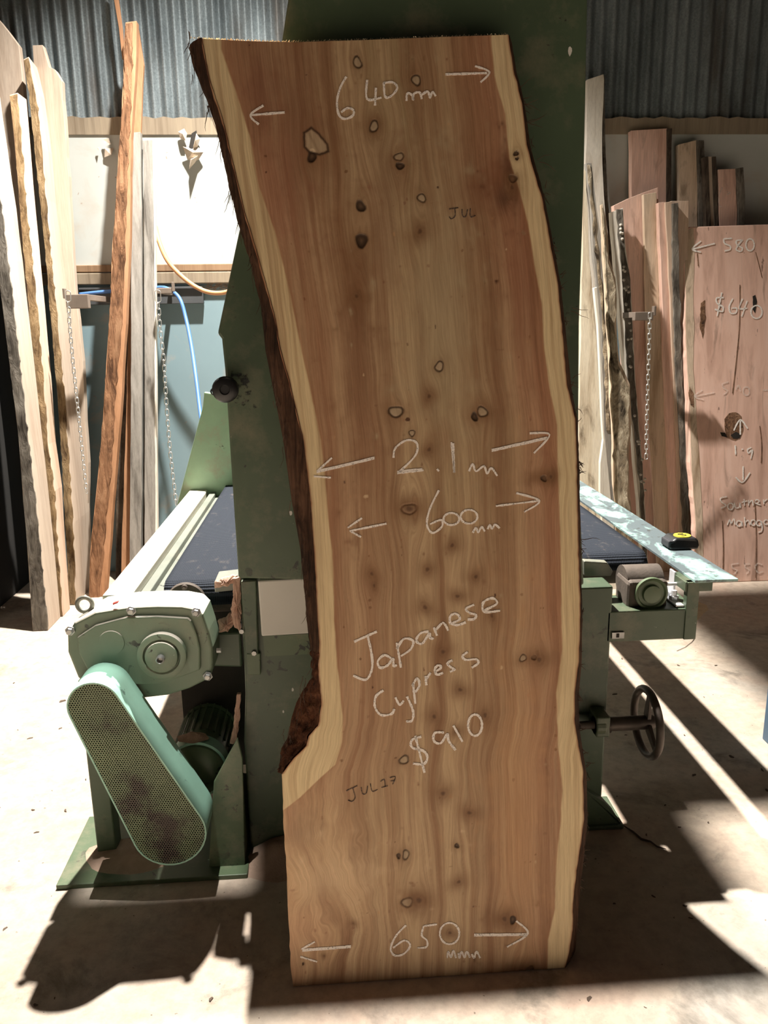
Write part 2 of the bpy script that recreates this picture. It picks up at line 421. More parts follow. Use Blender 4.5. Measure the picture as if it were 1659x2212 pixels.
# value noise
def vnoise(x, y, seed, per=512):
    r = np.random.default_rng(seed); T = r.random((per, per))
    xi = np.floor(x).astype(int); yi = np.floor(y).astype(int); fx = x-xi; fy = y-yi
    fx = fx*fx*(3-2*fx); fy = fy*fy*(3-2*fy)
    a = T[xi % per, yi % per]; b_ = T[(xi+1) % per, yi % per]; c = T[xi % per, (yi+1) % per]; d = T[(xi+1) % per, (yi+1) % per]
    return (a*(1-fx)+b_*fx)*(1-fy)+(c*(1-fx)+d*fx)*fy
def fbm(x, y, seed, o=4):
    s = 0; a = .5; t = 0
    for i in range(o):
        s = s+a*vnoise(x*2**i, y*2**i, seed+i); t += a; a *= .55
    return s/t
def sm(e0, e1, x):
    t = np.clip((x-e0)/(e1-e0), 0, 1); return t*t*(3-2*t)
# knots: (px, py, radius px, kind)  r ring with pale heart, s soft dark, d dark hole
KN = [(772,134,9,'r'),(899,172,9,'r'),(808,272,11,'s'),(808,272,9,'r'),(862,338,8,'r'),(864,358,9,'d'),(779,445,12,'d'),(911,427,8,'r'),(781,519,15,'d'),
 (907,500,13,'s'),(949,791,9,'r'),(855,889,12,'r'),(1042,889,10,'r'),(1025,900,9,'d'),(890,935,6,'r'),(927,856,11,'s'),(927,971,11,'s'),(884,1099,12,'r'),(884,1099,17,'s'),
 (803,1240,10,'s'),(808,1265,8,'s'),(923,1230,12,'s'),(977,1178,11,'s'),(1028,1246,11,'s'),(988,1288,11,'s'),(918,1312,13,'s'),(1062,1330,10,'s'),(957,1408,12,'s'),
 (1130,1421,7,'r'),(1154,1420,7,'d'),(1165,1425,14,'s'),(994,1490,12,'s'),(938,1548,12,'s'),(1048,1545,12,'s'),(985,1580,9,'s'),(873,1641,9,'r'),(957,1714,13,'s'),(1014,1756,12,'s'),
 (987,1827,6,'d'),(861,1849,6,'d'),(877,1846,8,'r'),(991,1905,11,'s'),(880,1949,11,'r'),(905,1945,17,'s'),(972,2015,10,'s'),(1090,1985,14,'s'),(1108,1987,9,'d'),
 (1115,331,6,'d'),(1117,342,4,'d'),(1108,385,10,'d'),(1106,405,11,'s'),(1175,1033,8,'d'),(1190,1030,10,'s'),(674,337,12,'d'),(1145,2093,9,'d'),(1125,2098,14,'s'),(770,640,10,'s'),(763,1995,5,'s'),(700,2065,4,'s'),(655,2082,3,'d')]
PX = 1/930.0
def kxy(k): return slab_uv(k[0], k[1])
# grain lateral coordinate warped around the knots
XC = (GX-XLH[:, None])/(XRH-XLH)[:, None]
G = GX-0.25*(XL+XR)[:, None]
for k in KN:
    kx, kz = kxy(k); r = k[2]*PX*1.5
    dx = GX-kx; dz = GZ-kz
    G -= np.sign(dx)*r*.8*np.exp(-np.abs(dx)/(r*2.2))*np.exp(-(dz/(r*3.2))**2)*(1-np.exp(-(dx/(r*.5))**2))
G += .028*(fbm(GX*2.5, GZ*1.2, 11)-.5)
# swirly crotch at bottom left
bx, bz = slab_uv(700, 1900)
sw = np.exp(-(((GX-bx)/.12)**2+((GZ-bz)/.20)**2)); sw = np.clip(sw*1.3, 0, 1)
G = G+sw*(.09*(fbm(GX*8, GZ*8, 31)-.5)+.22*(GZ-bz))
b1 = fbm(G*38, GZ*.9+3, 21, 3); b2 = fbm(G*110, GZ*1.6, 22, 3); b3 = fbm(G*420, GZ*7, 23, 2)
big = fbm(GX*5, GZ*2.0, 25, 3)
heart1 = np.array([.36,.215,.12]); heart2 = np.array([.57,.415,.25]); heartR = np.array([.43,.19,.11]); olive = np.array([.40,.30,.165]); dark = np.array([.24,.12,.06])
sap = np.array([.74,.60,.36]); sap2 = np.array([.60,.44,.25])
mixc = lambda a, b_, f: a+(b_-a)*f[..., None]
C = mixc(np.broadcast_to(heart1, GX.shape+(3,)), heart2, np.clip(sm(.38,.62,b1)*.6+sm(.35,.65,b2)*.35, 0, 1))
zf = GZ/ZZ[-1]
C = mixc(C, heartR, .55*np.clip(sm(.35,.0,XC)+sm(.7,.95,XC), 0, 1)*(.4+.6*sm(.3,.7,big)))
C = mixc(C, olive, .8*np.exp(-((XC-.62)/.17)**2)*sm(.40,.62,zf)*(.3+.7*sm(.3,.7,fbm(G*30, GZ*1.2, 51, 2))))
C = mixc(C, dark, .45*sm(.36,.2,b1)+.3*sm(.36,.2,b2))
C = mixc(C, np.array([.66,.46,.27]), .75*sw*sm(.3,.62,fbm(G*24, GZ*5, 61, 3)))
C *= (1-.10*sm(.55,.75,b3))[..., None]
# darker streaks
def blot(px, py, rx, rz, col, amt, wob=1):
    global C
    bx, bz = slab_uv(px, py); d = ((GX-bx)/(rx*PX))**2+((GZ-bz)/(rz*PX))**2
    d = d*(1+wob*(fbm(GX*40, GZ*30, int(px+py), 3)-.5)*2.4)
    C = mixc(C, np.array(col), amt*np.exp(-np.clip(d, 0, 50)))
for q in [(1070,400,70,55,(.22,.09,.045),.7),(1105,385,22,48,(.16,.06,.03),.8),(772,640,22,90,(.20,.10,.045),.75),(765,560,50,80,(.28,.15,.07),.5),(680,300,60,90,(.25,.13,.06),.55),
          (600,420,50,110,(.42,.15,.10),.35),(860,370,30,45,(.26,.14,.07),.6),(1180,1033,38,14,(.22,.11,.05),.8),(1050,895,34,14,(.22,.12,.06),.5),
          (905,1943,30,22,(.26,.13,.055),.8),(1090,1985,34,26,(.22,.11,.05),.8),(1120,2095,60,20,(.16,.08,.04),.8),(1115,340,9,14,(.15,.07,.03),.8),(1160,1425,45,12,(.26,.14,.07),.6),
          (965,960,11,55,(.33,.16,.085),.6),(700,2120,60,12,(.25,.14,.08),.6),(830,2120,120,14,(.3,.18,.1),.5),(1155,1500,12,90,(.34,.16,.08),.4),
          (775,800,34,240,(.24,.115,.06),.65),(955,700,60,250,(.47,.37,.23),.75),(1075,800,16,300,(.27,.14,.075),.55),(1130,600,28,190,(.31,.14,.08),.55),(835,470,26,180,(.27,.15,.09),.45),(640,260,46,190,(.26,.13,.075),.5),
          (560,190,34,100,(.24,.10,.06),.6),(1115,1750,55,320,(.56,.32,.16),.55),(660,1800,50,38,(.34,.22,.13),.6),(725,1890,85,60,(.70,.52,.33),.7),(650,2000,60,50,(.52,.30,.18),.5),(880,1560,18,200,(.34,.18,.10),.4),(700,1250,20,300,(.38,.19,.11),.5),(1105,385,16,44,(.07,.03,.018),.8),(1088,430,14,22,(.10,.05,.03),.7)]: blot(*q)
# sapwood
wob = .005*(fbm(GX*3, GZ*14, 71)-.5)
inL = sm(.002, -.002, GX-XLH[:, None]-wob); inR = sm(-.002, .002, GX-XRH[:, None]-wob)
sapc = mixc(np.broadcast_to(sap, C.shape), sap2, .75*sm(.45,.75,fbm(G*140, GZ*1.5, 81, 3)))
sapc = mixc(sapc, np.array([.45,.30,.17]), .55*inL*sm(.55,.75,fbm(G*90+4, GZ*1.2, 82, 2))*sm(.3,.6,zf))
S = np.clip(inL+inR, 0, 1)
edge = np.exp(-((GX-XLH[:, None])/.004)**2)+np.exp(-((GX-XRH[:, None])/.004)**2)
C = mixc(C, np.array([.42,.20,.10]), .4*edge)
C = mixc(C, sapc, S)
C = mixc(C, np.array([.30,.09,.04]), .85*np.clip(np.exp(-((GX-XR[:, None])/.003)**2)+np.exp(-((GX-XL[:, None])/.0035)**2)*(GZ > slab_uv(610,1672)[1]), 0, 1))
# knots colour
HT = np.zeros_like(GX)
for i, k in enumerate(KN):
    kx, kz = kxy(k); r = k[2]*PX*1.0
    msk = (np.abs(GX-kx) < r*5) & (np.abs(GZ-kz) < r*6)
    if not msk.any(): continue
    x = GX[msk]-kx; z = GZ[msk]-kz; el = .85+.3*((i*37) % 10)/10
    an = np.arctan2(z, x); rr = np.sqrt((x/el)**2+(z*el)**2)/r
    rr = rr*(1+.12*np.sin(an*2+i)+.08*np.sin(an*3+2*i)+.10*(fbm(x*300+50, z*300+50, 90+i, 2)-.5))
    c = C[msk]
    halo = np.exp(-(rr/2.0)**2)
    c = mixc(c, np.array([.24,.125,.06]), (.8 if k[3] == 's' else .5)*halo)
    if k[3] == 's':
        c = mixc(c, np.array([.10,.05,.028]), .8*np.exp(-(rr/.62)**2)*(.6+.4*np.sin(rr*9)))
    elif k[3] == 'r':
        c = mixc(c, np.array([.46,.35,.23]), sm(1.0, .8, rr)); c = mixc(c, np.array([.05,.028,.015]), .92*np.exp(-((rr-1.0)/.2)**2))
        HT[msk] -= .0012*np.exp(-((rr-1)/.2)**2)
    else:
        c = mixc(c, np.array([.035,.02,.012]), .92*sm(1.1, .75, rr)); c = mixc(c, np.array([.2,.12,.07]), .6*np.exp(-(rr/.35)**2))
        HT[msk] -= .002*sm(1, .6, rr)
    C[msk] = c
# the big pale knot
kx, kz = slab_uv(682, 308); m_ = (np.abs(GX-kx) < .05) & (np.abs(GZ-kz) < .06)
x = (GX[m_]-kx)/PX; z = (GZ[m_]-kz)/PX
poly = [(-22,18),(-8,27),(6,16),(22,-4),(24,-16),(8,-22),(-12,-18),(-22,-8)]
d = np.full(x.shape, -1e9)
for i in range(len(poly)):
    a, b_ = poly[i], poly[(i+1) % len(poly)]; ex, ez = b_[0]-a[0], b_[1]-a[1]; L = math.hypot(ex, ez)
    d = np.maximum(d, ((z-a[1])*ex-(x-a[0])*ez)/L)
d = d+1.5*(fbm(x*.2+20, z*.2+20, 5, 2)-.5)
c = C[m_]; c = mixc(c, np.array([.50,.38,.25])*1, sm(0, -3, d)*.9); c = mixc(c, np.array([.30,.2,.12]), sm(0,-3,d)*np.exp(-((x+z*.5+4)/3.0)**2)*.6)
c = mixc(c, np.array([.03,.017,.01]), .95*np.exp(-((d-1)/2.2)**2)); C[m_] = c
C = np.clip(C, .01, 1)

nrm = np.array([0, -cos(atan(KS)), sin(atan(KS))])        # outward front normal
front = np.stack([GX, GZ*KS, GZ], -1)+HT[..., None]*nrm[None, None, :]
slab = thing('timber_slab', 'tall live-edge cypress slab leaning on the green bandsaw, chalked $910', 'timber slab', (float(.5*(XL[0]+XR[0])), 0, 0))
vs = front.reshape(-1, 3); nF = len(vs)
idx = np.arange(nF).reshape(NV, NU)
quads = np.stack([idx[:-1, :-1], idx[:-1, 1:], idx[1:, 1:], idx[1:, :-1]], -1).reshape(-1, 4)
# rim + back
rim = np.concatenate([idx[0, :], idx[1:, -1], idx[-1, -2::-1], idx[-2:0:-1, 0]])
bv = vs[rim]-nrm*TH; bv[:, 2] = np.maximum(bv[:, 2], 0.0)
nr = len(rim); bi = nF+np.arange(nr)
rq = np.stack([rim, bi, np.roll(bi, -1), np.roll(rim, -1)], -1)
allv = np.concatenate([vs, bv]); ctr = np.array(slab.location)
me = bpy.data.meshes.new('board_face')
faces = quads.tolist()+rq.tolist()+[bi[::-1].tolist()]
me.from_pydata((allv-ctr).tolist(), [], faces)
ca = me.color_attributes.new('wood_colour', 'FLOAT_COLOR', 'POINT')
cols = np.ones((len(allv), 4), np.float32); cols[:nF, :3] = C.reshape(-1, 3); cols[nF:, :3] = (.5,.36,.22); ca.data.foreach_set('color', cols.ravel())
ga = me.attributes.new('grain', 'FLOAT', 'POINT'); gg = np.zeros(len(allv), np.float32); gg[:nF] = G.reshape(-1); gg[nF:] = allv[nF:, 0]; ga.data.foreach_set('value', gg)
m, n, b = nt('cypress_face')
at = node(n, 'ShaderNodeAttribute', attribute_name='wood_colour'); ag = node(n, 'ShaderNodeAttribute', attribute_name='grain')
tc = node(n, 'ShaderNodeTexCoord'); sx = node(n, 'ShaderNodeSeparateXYZ'); cx = node(n, 'ShaderNodeCombineXYZ')
n.links.new(tc.outputs['Object'], sx.inputs[0])
n.links.new(math_(n, 'MULTIPLY', ag.outputs['Fac'], 300.0), cx.inputs[0]); n.links.new(math_(n, 'MULTIPLY', sx.outputs[2], 9.0), cx.inputs[1])
fn = noise(n, cx.outputs[0], 1.0, 5, .65)
cc = mix(n, 1.0, at.outputs['Color'], ramp(n, fn, ((.3, (.80,.77,.74)), (.62, (1.06,1.06,1.06)))), 'MULTIPLY')
n.links.new(cc, b.inputs['Base Color']); b.inputs['Roughness'].default_value = .55; b.inputs['Specular IOR Level'].default_value = .3
bump(n, b, fn, .08, .001)
me.materials.append(m)
bf = bpy.data.objects.new('board_face', me); scene.collection.objects.link(bf); bf.parent = slab

# bark edges, lofted front edge -> wider back edge, lumpy
def bark_strip(zs, front_x, back_x, seed, lump, mat, name, bulge=.01):
    K = 9; vsb = []; r = random.Random(seed)
    for i, z in enumerate(zs):
        a = np.array([front_x[i], z*KS, z]) + nrm*.0012; bz = max(z, .0)
        bp = np.array([back_x[i], 0, 0])
        bp[2] = z; bp[1] = z*KS; bp = bp-nrm*TH*1.0
        sgn = np.sign(back_x[i]-front_x[i]) or 1
        for k in range(K):
            t = k/(K-1); p = a*(1-t)+bp*t
            h = mnoise.noise(Vector((seed*7.1+t*3.5, z*26, t*5)))*.6+mnoise.noise(Vector((seed+t*9, z*75, 3)))*.4
            amp = lump*math.sin(pi*min(t*1.0+.08, 1))
            p = p+np.array([sgn, 0, 0])*(bulge*math.sin(pi*t)+h*amp)
            p[2] = max(p[2], 0.002)
            vsb.append(p)
        vsb.append(a-nrm*TH*1.0+np.array([-sgn*.0, 0, 0]))
    K1 = K+1; fs = []
    for i in range(len(zs)-1):
        for k in range(K1):
            k2 = (k+1) % K1; fs.append((i*K1+k, i*K1+k2, (i+1)*K1+k2, (i+1)*K1+k))
    fs += [tuple(range(K1)), tuple(range(len(vsb)-1, len(vsb)-K1-1, -1))]
    return make(name, MB().add(vsb, fs), mat, slab, auto=60)
BARK = m_bark('cypress_bark', (.075,.038,.022), (.15,.08,.048), (.022,.013,.009), 30, .8, .12)
BURL = m_bark('burl_bark', (.12,.045,.022), (.22,.10,.05), (.022,.012,.008), 26, 1.0, .6)
zb_end = slab_uv(610, 1672)[1]
zs = np.linspace(slab_uv(676,1410)[1], slab_uv(436,81)[1], 420)
bxl = X_of(LB, zs, TH)
bark_strip(zs, X_of(LW, zs), np.minimum(bxl, X_of(LW, zs)-.004), 3, .006, BARK, 'bark_edge')
zs = np.linspace(zb_end, slab_uv(676,1410)[1], 130)
bark_strip(zs, X_of(LW, zs), np.minimum(X_of(LB, zs, TH), X_of(LW, zs)-.003), 5, .028, BURL, 'burl_bark', .004)
zs = np.linspace(.002, slab_uv(1099,76)[1], 480)
bark_strip(zs, X_of(RW, zs), np.maximum(X_of(RB, zs, TH)-.001, X_of(RW, zs)+.002), 9, .003, BARK, 'bark_edge', .002)
# stringy bark fibres
mb = MB(); r = random.Random(5)
def fibre(px, py, dx, dy, L, off=.02):
    p = ps(px, py, off); pts = []; q = np.array([dx, r.uniform(-.3, .3), dy], float); q /= np.linalg.norm(q)
    for i in range(6):
        pts.append(p.copy()); q = q+np.array([r.uniform(-.25,.25), r.uniform(-.2,.2), r.uniform(-.35,.35)]); q /= np.linalg.norm(q); p = p+q*L/5
    mb.tube(pts, .0007, 4, rs=[.001,.001,.0009,.0007,.0006,.0003])
for i in range(95):
    t = r.random(); z_ = r.choice(LB[:14]) if r.random() < .75 else r.choice(LB[14:22]); fibre(z_[0]+r.uniform(-2,8), z_[1]+r.uniform(-35,35), -.15*r.random(), -1, r.uniform(.015,.06))
for i in range(110):
    z_ = r.choice(RB[2:22]); fibre(z_[0]-2+r.uniform(-2,3), z_[1]+r.uniform(-20,20), r.uniform(.05,.6), r.uniform(-1,.6), r.uniform(.01,.022), .025)
for (a, c_) in ((1118,190),(1124,232),(1128,225),(1132,262),(1136,266),(1140,262),(1160,345),(1165,350),(1236,665),(1234,672),(1255,1165)):
    fibre(a, c_, 1, r.uniform(-.3,.3), .045, .02)
o = make('bark_fibre', mb, STRANDM, slab); o['kind'] = 'stuff'
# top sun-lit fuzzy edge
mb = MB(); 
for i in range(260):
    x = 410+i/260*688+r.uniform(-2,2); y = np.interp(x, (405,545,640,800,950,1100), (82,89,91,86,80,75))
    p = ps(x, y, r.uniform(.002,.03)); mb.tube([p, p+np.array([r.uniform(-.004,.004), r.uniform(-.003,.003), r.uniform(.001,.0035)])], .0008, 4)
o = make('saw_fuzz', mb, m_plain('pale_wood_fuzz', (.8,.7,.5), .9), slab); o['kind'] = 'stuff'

# ------------------------------------------------------------------ chalk
def stroke(mb, pts, P, nv, wd=.0034, closed=False, jit=.0004, seed=0):
    """flat ribbon along pts (pixels) using P(px,py)->point ; nv = outward normal"""
    r = random.Random(seed+len(mb.v)); q = [P(a, b_) for a, b_ in pts]
    if closed: q = q+[q[0]]
    # Catmull-Rom
    out = []
    n_ = len(q)
    for i in range(n_-1):
        p0 = q[max(i-1, 0)]; p1 = q[i]; p2 = q[i+1]; p3 = q[min(i+2, n_-1)]
        if closed: p0 = q[i-1] if i else q[-2]; p3 = q[i+2] if i+2 < n_ else q[1]
        K = 6 if n_ > 2 else 14
        for k in range(K):
            t = k/K
            if n_ == 2: out.append(p1+(p2-p1)*t); continue
            out.append(.5*((2*p1)+(-p0+p2)*t+(2*p0-5*p1+4*p2-p3)*t*t+(-p0+3*p1-3*p2+p3)*t**3))
    out.append(q[-1]); vs = []; N_ = len(out)
    for i, p in enumerate(out):
        t = out[min(i+1, N_-1)]-out[max(i-1, 0)]; t = t/max(np.linalg.norm(t), 1e-9); sd = np.cross(t, nv)
        wv = wd*.5*r.uniform(.7, 1.2)
        vs += [p+sd*wv+nv*.0012, p-sd*wv+nv*.0012, p-sd*wv+nv*.0004, p+sd*wv+nv*.0004]
    fs = []
    for i in range(N_-1):
        for k in range(4):
            k2 = (k+1) % 4; fs.append((4*i+k, 4*i+k2, 4*i+4+k2, 4*i+4+k))
    fs += [(0,1,2,3), (4*N_-1, 4*N_-2, 4*N_-3, 4*N_-4)]
    mb.add(vs, fs)
def ell(cx, cy, rx, ry, n=12, tilt=0): return [(cx+rx*cos(a)*cos(tilt)-ry*sin(a)*sin(tilt), cy+rx*cos(a)*sin(tilt)+ry*sin(a)*cos(tilt)) for a in [2*pi*i/n-1.9 for i in range(n)]]
TXT = {
 'chalk_640_mm': [[(748,166),(735,190),(728,220),(732,248),(745,257),(762,250),(763,238),(750,234),(737,243)], [(793,173),(793,214),(824,211)], [(812,190),(810,228)],
   [(829,178),(832,209),(846,207),(858,190),(848,178),(828,180)], [(878,218),(880,202),(890,206),(892,216),(894,203),(906,200),(911,214)], [(911,205),(924,198),(929,211),(934,199),(941,208)],
   [(962,161),(1052,158)], [(1026,143),(1057,156),(1038,178)], [(615,243),(542,249)], [(569,228),(541,249),(559,269)]],
 'chalk_2_1_m': [[(850,989),(854,968),(878,951),(900,957),(897,984),(862,1020)], [(858,1022),(915,1016)], [(858,1019),(912,1013)], [(944,1013),(948,1018)], [(975,955),(981,1021)], [(979,957),(981,1021)],
   [(1013,1018),(1021,1002),(1028,1018),(1045,1007),(1052,1023),(1061,1011),(1074,1028)], [(1062,972),(1182,945)], [(1144,936),(1187,939),(1153,979)],
   [(809,988),(684,1018)], [(717,989),(686,1017)], [(678,1029),(715,1032)]],
 'chalk_600_mm': [[(948,1059),(929,1098),(922,1132),(934,1151),(954,1138),(953,1123),(929,1132)], ell(975,1121,17,13), ell(1013,1116,18,15),
   [(1021,1151),(1028,1140),(1033,1150),(1040,1138),(1047,1148)], [(1053,1143),(1058,1134),(1063,1142),(1069,1133),(1079,1141)],
   [(1071,1093),(1163,1082)], [(1115,1065),(1165,1082),(1132,1106)], [(835,1131),(755,1147)], [(782,1119),(751,1140)], [(758,1148),(780,1160)]],
 'chalk_wood_name': [[(765,1386),(814,1364)], [(794,1373),(803,1415),(803,1446),(790,1468),(763,1459)], [(845,1422),(830,1415),(816,1428),(821,1442),(837,1437),(849,1422),(850,1438),(857,1436)],
   [(857,1388),(866,1442)], [(857,1402),(872,1380),(892,1384),(887,1402),(866,1417)], [(926,1364),(908,1368),(899,1384),(912,1390),(927,1368),(929,1378),(937,1379)],
   [(937,1355),(944,1373)], [(941,1361),(955,1346),(962,1350),(968,1362)], [(977,1346),(993,1337),(986,1326),(973,1330),(973,1346),(988,1350),(1006,1344)],
   [(1024,1306),(1006,1315),(1015,1324),(1028,1328),(1024,1337),(1010,1338)], [(1044,1319),(1073,1304),(1064,1292),(1044,1301),(1046,1321),(1080,1319)],
   [(828,1491),(812,1504),(810,1527),(823,1544),(845,1542),(852,1531)], [(854,1506),(863,1522),(872,1513)], [(879,1504),(892,1535),(890,1556),(877,1558)],
   [(892,1475),(897,1520)], [(890,1482),(901,1465),(906,1480),(897,1495)], [(919,1460),(921,1480)], [(921,1466),(930,1453)],
   [(939,1451),(953,1442),(946,1437),(939,1446),(944,1457),(957,1453)], [(977,1426),(966,1433),(975,1442),(982,1446),(972,1451)], [(1010,1408),(999,1417),(1006,1425),(1028,1424),(1033,1432),(1019,1442)]],
 'chalk_price': [[(910,1591),(890,1598),(890,1614),(915,1622),(923,1636),(915,1650),(892,1649)], [(897,1589),(917,1669)], [(959,1582),(939,1583),(937,1600),(952,1605),(966,1585),(969,1600),(984,1620)],
   [(979,1567),(999,1602)], ell(1026,1566,15,23)],
 'chalk_650_mm': [[(877,1998),(856,2020),(844,2047),(852,2063),(872,2060),(886,2042),(873,2031),(849,2047)], [(944,1996),(915,2000)], [(915,2000),(911,2020),(922,2031),(921,2045),(901,2047)], ell(971,2016,21,23),
   [(966,2069),(968,2055),(974,2067),(979,2053),(985,2069)], [(990,2058),(992,2069),(997,2055),(1003,2068),(1008,2055),(1015,2068)], [(1019,2060),(1024,2069),(1029,2055),(1037,2069)],
   [(1024,2018),(1138,2017)], [(1115,1989),(1140,2016),(1095,2045)], [(758,2043),(653,2051)], [(680,2034),(651,2050)], [(649,2066),(685,2077)]],
}
for nm, strokes in TXT.items():
    mb = MB()
    for s in strokes:
        cl = len(s) == 12
        wd = .0056 if nm in ('chalk_wood_name', 'chalk_price') else .0046
        stroke(mb, s, ps, nrm, wd, closed=cl)
        if nm in ('chalk_2_1_m', 'chalk_650_mm') and len(s) == 2 and abs(s[0][0]-s[1][0]) > 60:
            stroke(mb, [(a, b_+3) for a, b_ in s], ps, nrm, .003)
    make(nm, mb, CHALK, slab)
for nm, strokes in {'pencil_month': [[(970,452),(990,449)],[(982,450),(983,466),(975,473),(970,468)],[(998,452),(999,466),(1006,468),(1010,452)],[(1016,450),(1016,468),(1027,466)]],
   'pencil_date': [[(748,1708),(772,1697)],[(762,1702),(767,1722),(760,1731),(752,1728)],[(780,1700),(783,1714),(791,1713),(794,1697)],[(800,1692),(804,1709),(816,1705)],[(822,1688),(830,1684),(832,1699)],[(824,1701),(838,1697)],[(842,1680),(854,1678),(848,1694)],[(843,1687),(853,1686)]]}.items():
    mb = MB()
    for s in strokes: stroke(mb, s, ps, nrm, .0022)
    make(nm, mb, PENCIL, slab)

# ------------------------------------------------------------------ THE BANDSAW
saw = thing('bandsaw_mill', 'large green bandsaw mill standing behind the leaning cypress slab', 'bandsaw', (.2, .6, 0))
def pp(pts, Y): return [py_(a, b_, Y) for a, b_ in pts]
YU = .405; YL = .50
colp = [(655,-260),(622,0),(607,100),(515,505),(470,720),(479,732),(486,800),(515,1250),(1262,1265),(1250,1000),(1252,700),(1262,400),(1270,0),(1276,-260)]
make('column', MB().prism(pp(colp, YU), (0,.22,0)), GREEN, saw, bev=.006)
lc = pp([(515,1244),(527,1420),(530,1500),(527,1600)], YL); x0 = lc[-1][0]
lower = lc+[np.array([x0, YL, 0]), np.array([.62, YL, 0])]+pp([(1258,1244)], YL)
make('base_column', MB().prism(lower, (0,.20,0)), GREEN, saw, bev=.005)
# plates on lower column
q = pp([(520,1256),(553,1254),(558,1415),(530,1412)], YL-.02)
st = make('strap_plate', MB().prism(q, (0,.018,0)), GREEN, saw, bev=.003)
mb = MB(); mb.prism(pp([(533,1412),(562,1412),(563,1458),(536,1458)], YL-.012), (0,.012,0)); make('hinge_block', mb, GREEN_OLIVE, saw, bev=.002)
for a, c_ in ((522,1363),(549,1410)):
    p = py_(a, c_, YL-.021); make('bolt', MB().lathe(p, (0,-1,0), [(0,.007),(.006,.007),(.006,.004)], 6), STEEL, saw)
cd_ = [(557,1255),(662,1249),(670,1369),(565,1375)]
card = make('white_cover', MB().prism(pp(cd_, YL-.075), (0,.07,0)), WHITEP, saw, bev=.004)
card['label'] = 'square white painted cover'
make('recess_plate', MB().prism(pp([(568,1374),(690,1368),(690,1412),(572,1418)], YL-.004), (0,.004,0)), GREEN_OLIVE, saw)
# paint chip marks (bare metal nicks)
for a, c_, s_ in ((1231,110,9),(628,1108,6),(612,1537,4),(632,1490,5)):
    p = py_(a, c_, (YU if c_ < 1240 else YL)-.001)
    make('paint_nick', MB().add([p+np.array([s_*.0008*cos(t)*(.6+.4*random.random()), 0, s_*.0014*sin(t)*(.6+.4*random.random())]) for t in [i*pi/4 for i in range(8)]], [tuple(range(8))]), WHITEP, saw)
# knob
kp = py_(492, 838, YU)
kb = make('knob', MB().lathe(kp, (0,-1,0), [(0,.012),(.03,.012),(.03,.026),(.036,.031),(.052,.031),(.058,.026),(.06,.012),(.056,.01)], 28), BLACKP, saw, auto=50)
mb = MB(); kq = py_(462, 846, YU-.035); mb.torus(kq, (0,1,0), .007, .002, 14, 6); mb.tube([kq+np.array([.006,0,0]), kp+np.array([-.01,-.035,0])], .003, 6); make('ring_pull', mb, BLACKP, kb)
mg, n, b = nt('grease_smear'); v = coords(n); b.inputs['Base Color'].default_value = (.012,.014,.014,1); b.inputs['Roughness'].default_value = .5
n.links.new(ramp(n, noise(n, v, 55, 6, .7), ((.50, (0,)*3), (.58, (.85,)*3))), b.inputs['Alpha'])
mb = MB()
mb.add([py_(a, c_, YU-.0015) for a, c_ in ((500,800),(530,808),(545,835),(538,865),(556,880),(532,888),(512,862),(496,850))], [tuple(range(8))])
make('grease_smear', mb, mg, saw)
# rear guard (pale green)
rg = pp([(441,847),(460,850),(512,862),(560,1000),(560,1110),(380,1108),(383,1088),(438,878)], 2.02)
make('rear_guard', MB().prism(rg, (0,.03,0)), GREEN_PALE, saw, bev=.004)
# left table: rail and belt
ZR = .785
f1 = pz(243,1289,ZR); f2 = pz(299,1276,ZR); b1_ = pz(415,1052,ZR); b2_ = pz(448,1050,ZR)
xr0 = f1[0]; xr1 = f2[0]; yf = .56; yb = 2.12
print('rail', f1, f2, b1_, b2_)
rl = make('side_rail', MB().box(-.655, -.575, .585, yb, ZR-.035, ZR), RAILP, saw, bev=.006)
make('side_channel', MB().box(-.562, -.535, .585, yb-.03, ZR-.10, ZR-.012).box(-.575,-.562,.585,yb-.03,ZR-.05,ZR-.03), RAILG, saw, bev=.003)
make('channel_lip', MB().box(-.535, -.495, .585, yb-.05, ZR-.08, ZR-.03), RAILG, saw, bev=.003)
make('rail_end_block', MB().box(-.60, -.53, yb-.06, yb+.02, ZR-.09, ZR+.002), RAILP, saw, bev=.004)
def m_belt():
    m, n, b = nt('ribbed_rubber_belt')
    x = node(n, 'ShaderNodeTexWave', wave_type='BANDS', bands_direction='Y'); x.inputs['Scale'].default_value = 42; x.inputs['Distortion'].default_value = .3
    x.inputs['Detail'].default_value = 1
    n.links.new(coords(n), x.inputs['Vector'])
    x2 = node(n, 'ShaderNodeTexWave', wave_type='BANDS', bands_direction='X'); x2.inputs['Scale'].default_value = 60; x2.inputs['Distortion'].default_value = .6
    n.links.new(coords(n), x2.inputs['Vector'])
    f = math_(n, 'ADD', math_(n, 'MULTIPLY', x.outputs[1], .8), math_(n, 'MULTIPLY', x2.outputs[1], .35))
    c = ramp(n, f, ((.2, (.008,.010,.015)), (.8, (.035,.042,.056))))
    d = ramp(n, noise(n, coords(n, (2,1,1)), 12, 7, .7), ((.58, (0,0,0)), (.78, (.55,)*3)))
    c = mix(n, math_(n,'MULTIPLY',d,.5), c, (.34,.27,.22)); n.links.new(c, b.inputs['Base Color']); b.inputs['Roughness'].default_value = .85; b.inputs['Specular IOR Level'].default_value = .15
    bump(n, b, f, .5, .004); return m
BELT = m_belt()
